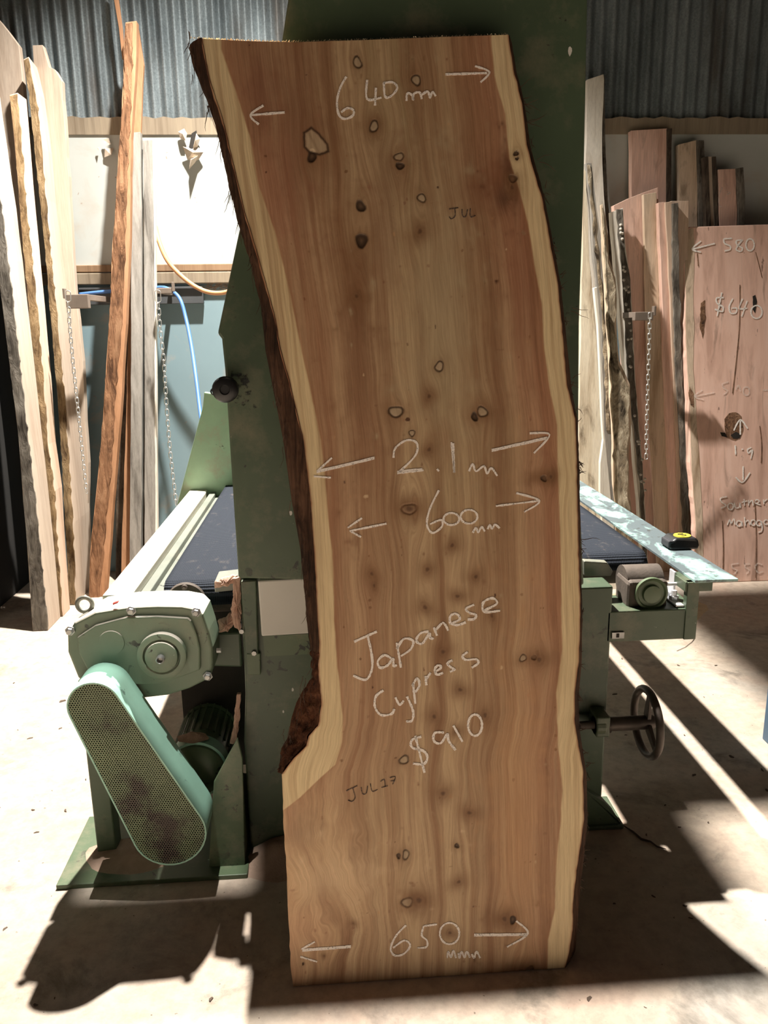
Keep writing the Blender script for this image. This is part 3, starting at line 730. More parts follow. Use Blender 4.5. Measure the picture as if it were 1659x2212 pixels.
def belt(x0, x1, y0, y1, z, rad, name, parent):
    prof = [(y1, z)]; 
    for i in range(30): prof.append((y1-(y1-y0-rad)*(i+1)/30, z))
    for i in range(1, 9):
        a = pi/2+pi/2*i/8*1.15; prof.append((y0+rad+rad*cos(a), z-rad+rad*sin(a)))
    vs = []; K = 14
    for k in range(K+1):
        x = x0+(x1-x0)*k/K
        for (y, zz) in prof: vs.append((x, y, zz))
    n_ = len(prof); fs = [(k*n_+i, k*n_+i+1, (k+1)*n_+i+1, (k+1)*n_+i) for k in range(K) for i in range(n_-1)]
    ob = make(name, MB().add(vs, fs), BELT, parent, smooth=True)
    so = ob.modifiers.new('thick', 'SOLIDIFY'); so.thickness = .006; so.offset = -1
    return ob
belt(-.49, -.262, .60, 2.05, .802, .052, 'feed_belt', saw)
def belt_tr(x0, x1, y0, y1): return belt(x0, x1, y0, y1, .80, .05, 'feed_belt', saw)
belt_tr(.66, .972, .74, 2.05)
# fill behind column for belts (bed)
make('table_bed', MB().box(-.49, .95, 1.0, 2.0, .60, .735), RAILG, saw, bev=.005)
for x0_, x1_ in ((-.485, -.27), (.67, .975)):
    make('belt_roller', MB().lathe((x0_, .665 if x0_ < 0 else .785, .742), (1,0,0), [(0,.008),(0,.046),(x1_-x0_,.046),(x1_-x0_,.008)], 28), RUSTY, saw, auto=40)
# roller end disc seen above gearbox
rc = py_(402, 1300, .59)
rd = make('roller_flange', MB().lathe(rc, (0,1,0), [(0,.025),(0,.052),(.01,.055),(.012,.02)], 36), RUSTY, saw, auto=30)
make('flange_bolt', MB().lathe(py_(399,1269,.585), (0,-1,0), [(0,.009),(.010,.009),(.012,.005)], 12), STEEL_DK, rd)
# frame rail carrying left drive
mb = MB().prism(pp([(455,1368),(520,1366),(523,1442),(455,1440)], .56), (0,.12,0)); make('cross_tube', mb, GREEN, saw, bev=.006)
make('dark_interior_sheet', MB().box(-.50,-.26,.78,.80,.12,.72), DARKV, saw)  # near-black sheet put in for the dark interior under the belt
make('frame_beam', MB().box(-.62,-.54,.62,1.9,.62,.70), GREEN_OLIVE, saw, bev=.005)

# ---- drive unit
YG = .445
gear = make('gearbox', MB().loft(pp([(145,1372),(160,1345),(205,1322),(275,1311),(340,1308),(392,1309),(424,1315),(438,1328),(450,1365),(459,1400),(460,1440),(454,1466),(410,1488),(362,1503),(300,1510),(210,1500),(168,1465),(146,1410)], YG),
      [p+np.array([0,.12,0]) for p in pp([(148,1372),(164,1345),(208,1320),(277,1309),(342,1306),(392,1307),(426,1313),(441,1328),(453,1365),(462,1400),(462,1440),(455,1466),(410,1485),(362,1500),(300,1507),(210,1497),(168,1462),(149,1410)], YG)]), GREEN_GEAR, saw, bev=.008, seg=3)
gear['label'] = 'pale green cast gearbox'
# raised inner rib + face plate
rib = [(166,1378),(205,1352),(275,1333),(340,1332),(405,1336),(412,1342),(425,1372),(432,1404),(432,1448),(395,1462),(340,1478),(250,1480),(190,1450),(170,1412)]
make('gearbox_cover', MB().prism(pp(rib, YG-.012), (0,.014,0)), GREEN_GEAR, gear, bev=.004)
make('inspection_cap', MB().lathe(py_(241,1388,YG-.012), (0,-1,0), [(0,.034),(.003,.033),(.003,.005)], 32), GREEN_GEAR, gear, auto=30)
for a, c_ in ((152,1362),(284,1319),(424,1322),(449,1460)):
    p = py_(a, c_, YG-.002)
    bo = make('bolt', MB().lathe(p, (0,-1,0), [(0,.0135),(.004,.0135),(.004,.010),(.011,.010),(.013,.007)], 6), STEEL, gear, bev=.0008)
make('side_bolt', MB().lathe(py_(468,1405,YG+.05), (1,0,0), [(0,.007),(.012,.007)], 6), ZINC, gear)
hc = py_(352, 1413, YG-.013)
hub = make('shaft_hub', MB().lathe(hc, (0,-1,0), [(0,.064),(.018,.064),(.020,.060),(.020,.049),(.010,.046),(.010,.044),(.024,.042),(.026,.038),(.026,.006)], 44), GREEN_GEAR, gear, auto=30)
make('shaft_end', MB().lathe(hc+np.array([0,-.026,0]), (0,-1,0), [(0,.011),(.014,.011),(.016,.008),(.012,.006),(.006,.005)], 20), STEEL, hub, auto=40)
lug = py_(183,1306,YG+.06)
make('lifting_lug', MB().torus(lug, (0,1,0), .020, .006, 24, 8), RAILG, gear, smooth=True)
make('red_paint_dab', MB().prism(pp([(243,1304),(256,1300),(254,1303),(244,1307)], YG-.001), (0,.012,.0)), m_plain('red_paint', (.45,.04,.03), .5), gear)
# perforated belt guard
YB = .312
def stad(cT, rT, cB, rB, n=18, up=1):
    out = []; ax = np.array(cT)-np.array(cB); d = np.linalg.norm(ax); th = math.atan2(ax[1], ax[0]); off = math.acos((rB-rT)/d)
    # top arc from th+off .. th-off clockwise ; bottom the rest
    for i in range(n+1):
        a = th+off-(2*off)*i/n; out.append((cT[0]+rT*cos(a), cT[1]+rT*sin(a)))
    for i in range(n+1):
        a = th-off-(2*pi-2*off)*i/n; out.append((cB[0]+rB*cos(a), cB[1]+rB*sin(a)))
    return out
cT = py_(203,1528,YB); cB = py_(365,1800,YB)
rT = np.linalg.norm(py_(203,1528,YB)-py_(262,1528,YB)); rB = np.linalg.norm(py_(365,1800,YB)-py_(446,1800,YB))
So = stad((cT[0],cT[2]), rT, (cB[0],cB[2]), rB); Si = stad((cT[0],cT[2]), rT-.004, (cB[0],cB[2]), rB-.004)
guard = thing_g = make('chain_guard', MB(), None, saw) if False else None
mb = MB(); n_ = len(So); D = .122
A = [(a, YB, c_) for a, c_ in So]; B_ = [(a, YB+D, c_) for a, c_ in So]; A2 = [(a, YB, c_) for a, c_ in Si]; B2 = [(a, YB+D, c_) for a, c_ in Si]
fs = []
for i in range(n_):
    j = (i+1) % n_; fs += [(i, j, n_+j, n_+i), (2*n_+i, 3*n_+i, 3*n_+j, 2*n_+j), (i, 2*n_+i, 2*n_+j, j), (n_+i, n_+j, 3*n_+j, 3*n_+i)]
guard = make('belt_guard', mb.add(A+B_+A2+B2, fs), GREEN_SEA, saw, auto=40)
guard['label'] = 'seafoam green belt guard rim'
def m_mesh():
    m, n, b = nt('perforated_green_mesh'); v = coords(n, (1,1,1)); sp = node(n, 'ShaderNodeSeparateXYZ'); n.links.new(v, sp.inputs[0])
    P_ = .0066
    def dots(ox, oz):
        fx = math_(n, 'SUBTRACT', math_(n, 'FRACT', math_(n, 'ADD', math_(n, 'DIVIDE', sp.outputs[0], P_), 50+ox)), .5)
        fz = math_(n, 'SUBTRACT', math_(n, 'FRACT', math_(n, 'ADD', math_(n, 'DIVIDE', sp.outputs[2], P_*1.732), 50+oz)), .5)
        fz = math_(n, 'MULTIPLY', fz, 1.732)
        d = math_(n, 'SQRT', math_(n, 'ADD', math_(n, 'MULTIPLY', fx, fx), math_(n, 'MULTIPLY', fz, fz)))
        return math_(n, 'LESS_THAN', d, .31)
    hole = math_(n, 'MAXIMUM', dots(0, 0), dots(.5, .5))
    c = ramp(n, noise(n, coords(n), 5, 6, .6), ((.36, (.05,.035,.025)), (.44, (.13,.17,.09)), (.7, (.19,.24,.12))))
    n.links.new(c, b.inputs['Base Color']); b.inputs['Roughness'].default_value = .5
    n.links.new(math_(n, 'SUBTRACT', 1.0, hole), b.inputs['Alpha']); return m
mb = MB(); mb.prism([(a, YB+.001, c_) for a, c_ in Si], (0,.0012,0)); gm = make('perforated_face', mb, m_mesh(), guard)
gm['label'] = 'perforated olive green metal face'
# things inside the guard: pulleys and belt
for c0, r0 in ((cT, .045), (cB, .055)):
    make('pulley', MB().lathe((c0[0], YB+.03, c0[2]), (0,1,0), [(0,.01),(0,r0),(.01,r0),(.018,r0-.008),(.026,r0),(.036,r0),(.036,.01)], 32), RUSTY, guard, auto=40)
Sb = stad((cT[0],cT[2]), .044, (cB[0],cB[2]), .052); mb = MB()
mb.tube([(a, YB+.048, c_) for a, c_ in Sb]+[(Sb[0][0], YB+.048, Sb[0][1])], .007, 6, cap=False); make('drive_belt', mb, BLACKP, guard)
make('guard_back', MB().prism([(a, YB+D-.004, c_) for a, c_ in Si], (0,.003,0)), GREEN_OLIVE, guard)
# guard clips
for a, c_ in ((238,1473),(284,1525),(373,1678),(420,1755)):
    pass
# motor
mc = py_(432, 1640, .58)
mot = make('motor', MB().lathe((mc[0], .50, mc[2]), (0,1,0), [(0,.02),(0,.055),(.015,.078),(.03,.083),(.05,.083),(.05,.079),(.25,.079),(.25,.083),(.27,.083),(.285,.06),(.285,.01)], 40), GREEN_OLIVE, saw, auto=35)
make('motor_band', MB().lathe((mc[0], .522, mc[2]), (0,1,0), [(0,.08),(0,.088),(.045,.088),(.045,.08)], 40), GREEN_SEA, mot, auto=35)
mb = MB()
for i in range(24):
    a = 2*pi*i/24; c0 = np.array([mc[0]+.083*cos(a), 0, mc[2]+.083*sin(a)])
    mb.box(c0[0]-.0025, c0[0]+.0025, .61, .77, c0[2]-.0025, c0[2]+.0025)
make('cooling_fins', mb, GREEN_OLIVE, mot)
# support plates and base
gus = pp([(513,1596),(524,1640),(530,1880),(452,1884),(456,1780),(462,1690),(478,1660)], .425)
gus[2] = np.array([gus[2][0], .425, .012]); gus[3] = np.array([gus[3][0], .425, .012])
make('side_gusset', MB().prism(gus, (0,.012,0)), GREEN_OLIVE, saw, bev=.002)
gx = gus[2][0]
make('gusset_return', MB().prism([(gx-.008,.425,.012),(gx-.008,.66,.012),(gx-.008,.66,.16),(gx-.008,.44,.30)], (.008,0,0)), GREEN_OLIVE, saw, bev=.002)
lg = pp([(193,1560),(246,1560),(246,1790),(205,1795)], .52); 
lgx0, lgx1 = lg[3][0], lg[2][0]
make('support_leg', MB().box(lgx0, lgx1, .52, .58, .012, .56), GREEN, saw, bev=.004)
bp = [pz(122,1922,.012), pz(533,1888,.012)]
make('base_plate', MB().prism([(-.80,.385,0),(-.275,.385,0),(-.275,.70,0),(-.80,.70,0)], (0,0,.014)), GREEN_OLIVE, saw, bev=.002)
# ---- right side
YR = .545
make('right_leg', MB().box(.60, py_(1318,1400,YR)[0], YR, YR+.09, .0, py_(1290,1268,YR)[2]), GREEN, saw, bev=.006)
ft = [(1250,1700),(1305,1735),(1330,1760),(1345,1784)]
ftp = pp(ft, YR-.02); 
make('foot_gusset', MB().prism([(.66,YR-.03,.012)]+[tuple(p) for p in pp([(1255,1700),(1306,1733),(1328,1757),(1340,1780)], YR-.03)]+[(.845,YR-.03,.012)], (0,.03,0)), GREEN, saw, bev=.003)
make('foot_plate', MB().box(.62, .852, .505, .66, 0, .014), GREEN, saw, bev=.004)
arm = make('right_arm', MB().box(py_(1318,1350,YR)[0]-.01, py_(1506,1340,YR)[0], YR, YR+.14, py_(1400,1384,YR)[2], py_(1400,1318,YR)[2]), GREEN, saw, bev=.004)
x_p0, x_p1 = py_(1482,1300,YR)[0], py_(1508,1300,YR)[0]
ztr = .772
make('fence_post', MB().box(x_p0, x_p1, YR-.004, YR+.02, py_(1500,1380,YR)[2], ztr).box(x_p0-.005, x_p1+.04, YR+.0, YR+.10, ztr-.03, ztr), GREEN, saw, bev=.002)
fr = make('fence_rail', MB().box(1.027, 1.155, YR-.01, 2.05, ztr, ztr+.008), m_rail(), saw, bev=.001)
fr['label'] = 'flat turquoise steel fence rail'
bc = py_(1404,1283,YR+.02)
make('bearing_block', MB().box(bc[0]-.06, bc[0]+.06, YR+.03, YR+.14, py_(1400,1322,YR)[2]-.005, bc[2]+.035), RUSTY, saw, bev=.012)
brg = make('bearing_cap', MB().lathe((bc[0]+.005, YR+.03, bc[2]), (0,-1,0), [(0,.048),(.012,.048),(.014,.042),(.008,.038),(.008,.028),(.018,.026),(.02,.01)], 36), GREEN_OLIVE, saw, auto=30)
make('drum', MB().lathe((bc[0]-.055, YR+.10, bc[2]+.012), (1,0,0), [(0,.01),(0,.052),(.11,.052),(.11,.01)], 30), RUSTY, saw, auto=40)
sh = py_(1440,1262,YR+.06)
make('adjusting_rod', MB().lathe((sh[0], sh[1], sh[2]), (1,0,0), [(0,.0055),(.075,.0055)], 16).lathe((sh[0]+.05, sh[1], sh[2]), (1,0,0), [(0,.011),(.016,.011)], 6).lathe((sh[0]+.072, sh[1], sh[2]), (1,0,0), [(0,.022),(.003,.022)], 28), ZINC, saw)
za = py_(1460,1314,YR)[2]
mb = MB().box(sh[0]+.01, x_p0, YR+.01, YR+.12, za, za+.005).box(x_p0-.006, x_p0, YR+.075, YR+.11, za, za+.085)
make('angle_bracket', mb, ZINC, saw, bev=.001)
for dx, dy, s_ in ((.025,.06,1.0),(.018,.10,.7)):
    make('clamp_bolt', MB().lathe((sh[0]+dx, YR+dy, za+.005), (0,0,1), [(0,.014*s_),(.012,.014*s_),(.012,.008*s_),(.028,.008*s_)], 6), ZINC, saw)
p = py_(1321,1365,YR-.001); q = py_(1347,1378,YR-.001)
make('slotted_tab', MB().box(p[0], q[0], YR-.006, YR, q[2], p[2]), STEEL, saw, bev=.001)
p = py_(1335,1372,YR-.008); make('slot', MB().box(p[0]-.004, p[0]+.004, YR-.0075, YR-.005, p[2]-.008, p[2]+.004), DARKV, saw)
make('frame_offcut', MB().prism(pp([(1262,1212),(1312,1215),(1325,1235),(1320,1245),(1262,1245)], .66), (0,.03,0)), RAILG, saw, bev=.004)
# handwheel
hwc = py_(1397, 1560, .50); HX, HY, HZ = hwc
hw = make('handwheel', MB().torus((HX, HY, HZ), (1,0,0), .097, .0115, 48, 12), STEEL_DK, saw, smooth=True)
mb = MB()
for k in range(3):
    a = radians(95+120*k); d = Vector((0, cos(a), sin(a))); sd = Vector((0,-sin(a),cos(a)))
    mb.loft([Vector((HX-.006+.012*i, HY, HZ))+d*.018+sd*s_*.016 for i, s_ in ((0,-1),(1,-1),(1,1),(0,1))], [Vector((HX-.004+.008*i, HY, HZ))+d*.096+sd*s_*.010 for i, s_ in ((0,-1),(1,-1),(1,1),(0,1))])
make('wheel_spoke', mb, STEEL_DK, hw, bev=.002)
make('wheel_hub', MB().lathe((HX-.035, HY, HZ), (1,0,0), [(0,.02),(.05,.022),(.06,.016),(.06,.008)], 24), STEEL_DK, hw, auto=40)
x_l = py_(1250,1568,YR-.04)[0]
make('wheel_shaft', MB().lathe((x_l, HY, HZ), (1,0,0), [(0,.012),(HX-x_l,.012)], 20), RUSTY, saw, auto=40)
make('shaft_sleeve', MB().lathe((HX-.125, HY, HZ), (1,0,0), [(0,.010),(0,.024),(.012,.026),(.012,.021),(.095,.021),(.095,.01)], 26), STEEL_DK, saw, auto=40)
make('shaft_bearing', MB().box(py_(1283,1560,.5)[0], py_(1312,1560,.5)[0], .475, YR+.01, HZ-.028, HZ+.035).lathe((py_(1283,1560,.5)[0], HY, HZ), (1,0,0), [(0,.03),(.03,.03)], 20), GREEN, saw, bev=.004)

# ------------------------------------------------------------------ tape measure on rail
tp = pz(1478, 1186, ztr+.008)
tape = thing('tape_measure', 'black tape measure with yellow disc lying on the turquoise fence rail', 'tape measure', (tp[0], tp[1]+.02, ztr+.008))
tx, ty, tz = tape.location
body = MB().prism([(tx-.048,ty-.032,tz),(tx+.040,ty-.032,tz),(tx+.046,ty-.030,tz+.012),(tx+.044,ty-.026,tz+.030),(tx+.034,ty-.022,tz+.037),(tx-.030,ty-.022,tz+.037),(tx-.050,ty-.028,tz+.022),(tx-.052,ty-.03,tz+.008)], (0,.075,0))
make('case', body, BLACKP, tape, bev=.006, seg=3)
make('rubber_grip', MB().box(tx-.056, tx-.034, ty-.026, ty+.036, tz+.004, tz+.030), m_plain('grey_rubber', (.03,.03,.035), .8), tape, bev=.005)
tcx, tcy, tcz = tx+.004, ty+.010, tz+.037
make('sticker', MB().lathe((tcx, tcy, tcz-.001), (0,0,1), [(0,.028),(.0035,.027)], 36), YELLOW, tape, auto=30)
mb = MB(); stroke(mb, [(0,0),(1,0),(2,0),(3,0),(4,0),(5,0),(6,0)], lambda a, b_: np.array([[tcx+.008,tcx-.008,tcx-.009,tcx+.004,tcx+.010,tcx+.004,tcx-.009][a], [tcy+.012,tcy+.012,tcy+.002,tcy+.004,tcy-.004,tcy-.011,tcy-.010][a], tcz+.0025]), np.array([0,0,1.]), .0045)
make('printed_five', mb, BLACKP, tape)

# ------------------------------------------------------------------ sawdust
def mound(cx, cy, rx, ry, h, seed, name='sawdust_heap', z0=0, n=26):
    vs = [(cx, cy, z0+h*.99)]; r = random.Random(seed); fs = []
    for i in range(1, n//2+1):
        t = i/(n//2)
        for k in range(n):
            a = 2*pi*k/n; w_ = 1+.22*mnoise.noise(Vector((cos(a)*1.3+seed, sin(a)*1.3, 0)))
            z = z0+h*(cos(pi*t)*.5+.5)*(1+.25*mnoise.noise(Vector((cos(a)*t*4, sin(a)*t*4, seed))))
            vs.append((cx+rx*t*w_*cos(a), cy+ry*t*w_*sin(a), max(z0-.001 if t == 1 else z0, z)))
    for k in range(n): fs.append((0, 1+k, 1+(k+1) % n))
    for i in range(n//2-1):
        for k in range(n):
            a = 1+i*n+k; b_ = 1+i*n+(k+1) % n; fs.append((a, a+n, b_+n, b_))
    return MB().add(vs, fs)
FSAW = m_plain('floor_sawdust', (.40,.28,.21), .95, 0, .2, 20, .8)
tag(make('sawdust_heap', mound(-.17, .48, .16, .12, .055, 4), FSAW, smooth=True), 'low brown sawdust heap at the foot of the green column beside the slab', 'sawdust', kind='stuff')
tag(make('sawdust_heap', mound(mc[0]-.01, .55, .045, .03, .018, 8, z0=mc[2]+.088), SAWD, smooth=True), 'pink sawdust clump lying on top of the green motor', 'sawdust', kind='stuff')
def clump(pts, Y, rad, label, seed):
    mb = MB(); r = random.Random(seed)
    for (a, c_) in densify(pts, 6, 2, seed):
        p = py_(a, c_, Y); u = rad*r.uniform(.7,1.2)
        prof = [(-u, .001)]+[(-u*cos(pi*i/6), u*sin(pi*i/6)*r.uniform(.85,1.15)) for i in range(1, 6)]+[(u, .001)]
        mb.lathe(p+np.array([r.uniform(-1,1)*rad*.3, r.uniform(-.3,.3)*rad, r.uniform(-1,1)*rad*.3]), (r.uniform(-1,1), r.uniform(-1,1), r.uniform(-1,1)), prof, 9)
    o = make('sawdust_clump', mb, SAWD, smooth=True); tag(o, label, 'sawdust', kind='stuff')
    rm = o.modifiers.new('merge', 'REMESH'); rm.mode = 'VOXEL'; rm.voxel_size = .004
    return o
def cake(label, pts, Y, th, seed):
    q = densify(pts+[pts[0]], 4, 1.6, seed)[:-1]; P = [py_(a, b_, Y) for a, b_ in q]; c = sum(P)/len(P)
    vs = [p for p in P]; n_ = len(P); fs = []
    rr = random.Random(seed)
    for lv in (.72, .35):
        vs += [c+(p-c)*lv+np.array([0,-th*(1.2-lv)*rr.uniform(.6,1.2),0]) for p in P]
    vs.append(c+np.array([0,-th,0])); vs += [p+np.array([0,.012,0]) for p in P]
    for k in range(n_):
        k2 = (k+1) % n_
        fs += [(k, k2, n_+k2, n_+k), (n_+k, n_+k2, 2*n_+k2, 2*n_+k), (2*n_+k, 2*n_+k2, 3*n_), (k2, k, 3*n_+1+k, 3*n_+1+k2)]
    fs.append(tuple(3*n_+1+k for k in range(n_)))
    return tag(make('sawdust_clump', MB().add(vs, fs), SAWD), label, 'sawdust', kind='stuff')
cake('pink sawdust caked on the ledge under the front of the left belt', [(463,1258),(485,1248),(512,1243),(514,1256),(490,1266),(465,1270)], .52, .012, 1)
cake('pink sawdust caked down the side of the green column', [(503,1250),(518,1246),(521,1300),(519,1366),(504,1352),(498,1320),(503,1290)], .495, .008, 2)
cake('lumpy pink sawdust between the gearbox and the green column', [(470,1342),(486,1336),(502,1322),(514,1334),(504,1352),(492,1364),(474,1366)], .52, .02, 3)
cake('thin pink sawdust streak beside the motor on the column', [(512,1500),(519,1500),(517,1560),(510,1608),(497,1606),(505,1560)], .49, .005, 4)
make('belt_ledge', MB().prism(pp([(462,1258),(512,1252),(512,1275),(464,1280)], .53), (0,.1,0)), RAILG, saw, bev=.003)
tag(make('sawdust_heap', mound(-.62, .50, .14, .085, .010, 12, z0=.014), FSAW, smooth=True), 'thin brown sawdust layer on the green base plate left of the belt guard', 'sawdust', kind='stuff')
# debris: chips on floor
cm = m_plain('wood_chip', (.10,.07,.05), .9, 0, .4, 4)
r = random.Random(21); mb = MB()
for i in range(230):
    x = r.uniform(-1.5, 2.2); y = r.uniform(-.35, 2.9)
    if -.4 < x < .7 and .0 < y < 1.2: continue
    a = r.uniform(0, pi); L = r.uniform(.002,.009)*(1+.4*max(y, 0)); wd = L*r.uniform(.25,.7); c0 = np.array([x, y, 0])
    u = np.array([cos(a), sin(a), 0]); v_ = np.array([-sin(a), cos(a), 0])
    mb.prism([c0-u*L-v_*wd*.4, c0+u*L*.8-v_*wd, c0+u*L, c0+v_*wd, c0-u*L*.6+v_*wd*.6], (0,0,r.uniform(.001,.003)))
tag(make('wood_chips', mb, cm, loc=(0,0,0)), 'small dark wood chips and grit scattered over the concrete floor', 'wood chips', kind='stuff')
sp_ = [pz(a, c_, .004) for a, c_ in ((1348,1784),(1368,1797),(1385,1812),(1405,1818),(1420,1829),(1439,1834))]
tag(make('bark_twig', MB().tube(sp_, .003, 6, rs=[.0015,.003,.0035,.003,.0025,.001]), STRANDM), 'thin dark crooked bark strip on the floor right of the machine foot', 'twig')
tw = [pz(a, c_, .003) for a, c_ in ((1462,1406),(1480,1398),(1495,1386),(1501,1378))]
tag(make('curved_wire', MB().tube(tw, .0012, 5), STRANDM), 'thin curved dark strand on the sunlit floor below the right arm', 'wire')

# ------------------------------------------------------------------ timber along the wall
WBASE = (.56,.46,.34)
W_PALE = m_wood('pale_sawn_timber', (.49,.40,.32), (.56,.47,.38), (.37,.28,.21), 5, stain=.15)
W_PALE2 = m_wood('pinkish_sawn_timber', (.62,.46,.35), (.72,.56,.44), (.42,.28,.19), 5, stain=.2, seed=2)
W_GREY = m_wood('weathered_grey_timber', (.25,.235,.21), (.36,.34,.31), (.08,.07,.06), 12, stain=.5, seed=1)
W_BROWN = m_wood('orange_brown_timber', (.40,.21,.11), (.50,.28,.16), (.15,.075,.04), 6, stain=.3, seed=3)
W_PINK = m_wood('pink_mahogany', (.70,.46,.37), (.78,.54,.44), (.45,.27,.2), 4, stain=.55, seed=4)
W_PINK2 = m_wood('salmon_sawn_timber', (.78,.52,.42), (.84,.60,.50), (.52,.30,.22), 5, stain=.5, seed=6)
W_STREAK = m_wood('brown_streaked_timber', (.64,.50,.37), (.74,.60,.46), (.34,.23,.14), 4, stain=.6, seed=8)
W_YEL = m_wood('yellow_flaked_timber', (.70,.62,.48), (.82,.76,.63), (.34,.25,.16), 6, stain=.9, seed=5)
W_WHITE = m_wood('whitish_timber', (.76,.71,.62), (.85,.81,.72), (.56,.48,.38), 6, stain=.15, seed=7)
B_GREY = m_bark('grey_bark', (.17,.15,.125), (.30,.27,.23), (.05,.042,.034), 12, .9)
B_BROWN = m_bark('rough_brown_bark', (.28,.19,.10), (.42,.30,.17), (.09,.055,.03), 14, 1.0)
B_DARK = m_bark('dark_bark_and_gap_shade', (.08,.06,.045), (.15,.12,.09), (.03,.022,.016), 10, .9)  # also paints the shaded gaps behind some boards
B_RED = m_bark('reddish_split_bark', (.27,.14,.075), (.40,.23,.13), (.08,.04,.022), 16, 1.0, .14)
B_GNARL = m_bark('gnarled_pale_bark', (.32,.26,.18), (.66,.58,.44), (.035,.026,.018), 7, 1.0, .5)

def board(name, label, left, right, Y0, k, depth, mat, floor=True, cat='timber board', group=None, parent=None, rough=1.0, step=40, seed=0, bev=.002):
    L = densify(left, step, rough, seed+1); Rr = densify(right, step, rough, seed+2)
    P = [plean(a, b_, Y0, k) for a, b_ in L]+[plean(a, b_, Y0, k) for a, b_ in reversed(Rr)]
    if floor:
        nl = len(L)
        for idx in (nl-1, nl):
            q = P[idx]; d = P[idx-1] if idx == nl-1 else P[idx+1]
            t = (0-d[2])/(q[2]-d[2]) if abs(q[2]-d[2]) > 1e-6 else 1
            P[idx] = np.array([d[0]+(q[0]-d[0])*t, Y0, 0.0])
    P = [np.array([p[0], p[1], max(p[2], 0)]) for p in P]
    o = make(name, MB().prism(P, (0, depth, 0)), mat, parent, bev=bev)
    if parent is None: tag(o, label, cat, group)
    return o
def board_bark(parent, name, left, right, Y0, k, depth, mat, rough=1.5, seed=0, floor=True):
    return board(name, '', left, right, Y0, k, depth, mat, floor, parent=parent, rough=rough, step=16, seed=seed, bev=.0015)

# --- left: three thick slabs stood on edge, seen edge-on. body + bark edge
def edge_slab(label, left, right, Y0, k, width, mat, bark, seed, barkd=.02, top_slant=0):
    base = plean(left[-1][0], left[-1][1], Y0, k)
    t = thing('timber_slab', label, 'timber slab', (base[0]+.03, Y0, 0), 'slabs stood on edge against the left wall')
    L = densify(left, 60, .6, seed); Rr = densify(right, 60, .6, seed+1)
    P = [plean(a, b_, Y0, k) for a, b_ in L]+[plean(a, b_, Y0, k) for a, b_ in reversed(Rr)]
    nl = len(L); P[nl-1] = np.array([P[nl-1][0], Y0, 0]); P[nl] = np.array([P[nl][0], Y0, 0])
    mb = MB(); Bk = [p+np.array([0, width, 0]) for p in P]
    if top_slant: Bk[0][2] += top_slant; Bk[-1][2] += top_slant
    mb.loft(P, Bk); make('slab_board', mb, mat, t, bev=.003)
    L2 = densify([(a+1, b_+3) for a, b_ in left], 14, 1.3, seed+4); R2 = densify([(a-1, b_+3) for a, b_ in right], 14, 1.6, seed+5)
    P = [plean(a, b_, Y0-.006, k) for a, b_ in L2]+[plean(a, b_, Y0-.006, k) for a, b_ in reversed(R2)]
    P = [np.array([p[0], p[1], max(p[2], .002)]) for p in P]
    make('bark_edge', MB().prism(P, (0,.012,0)), bark, t)
    return t
edge_slab('whitish slab on edge with the yellowish top, furthest back of the left row', [(50,128),(62,200),(74,320),(85,430),(98,560),(112,720),(124,860),(133,1000),(140,1130),(149,1300)], [(62,122),(78,200),(92,320),(100,430),(112,560),(128,720),(140,860),(150,1000),(158,1130),(164,1308)], 2.74, .10, .32, W_PALE, B_BROWN, 31, top_slant=-.05)
edge_slab('slab on edge with speckled tan bark, second from the left wall', [(20,205),(30,300),(40,420),(50,540),(63,680),(77,830),(88,960),(97,1060),(108,1200),(116,1322)], [(38,200),(46,290),(54,400),(66,520),(80,660),(94,820),(104,960),(118,1060),(126,1200),(136,1328)], 2.56, .10, .12, W_PALE2, B_BROWN, 41)
edge_slab('tall slab on edge with dark grey bark, nearest the left wall', [(-70,60),(-45,300),(-20,440),(0,620),(18,770),(38,930),(50,1080),(60,1200),(70,1358)], [(-55,55),(-18,300),(3,440),(25,620),(44,790),(62,950),(78,1090),(92,1230),(104,1358)], 2.36, .10, .19, W_PALE, B_GREY, 51, top_slant=.1)
# big pale face behind at the top left
board('timber_slab', 'broad pale slab at the far upper left with a slanting top', [(-60,-20),(-40,300),(-8,480),(22,700),(50,900),(72,1200)], [(0,45),(20,70),(41,98),(48,160),(70,400),(95,800),(110,1200)], 2.95, .06, .05, W_PALE, cat='timber slab', seed=3)
# pale slab right of the row with the crack (large face to x=190)
board('timber_slab', 'wide pale slab with a long thin crack behind the left hanging chain', [(70,98),(88,400),(110,700),(150,1050),(160,1285)], [(92,97),(106,145),(120,150),(133,175),(148,380),(160,600),(178,780),(190,1000),(190,1278)], 3.05, .03, .05, W_PALE, cat='timber slab', seed=6)
mb = MB(); cr = [(180,790),(186,930),(183,1040),(190,1100)]; mb.tube([plean(a, b_, 3.046, .03) for a, b_ in cr], .003, 5)
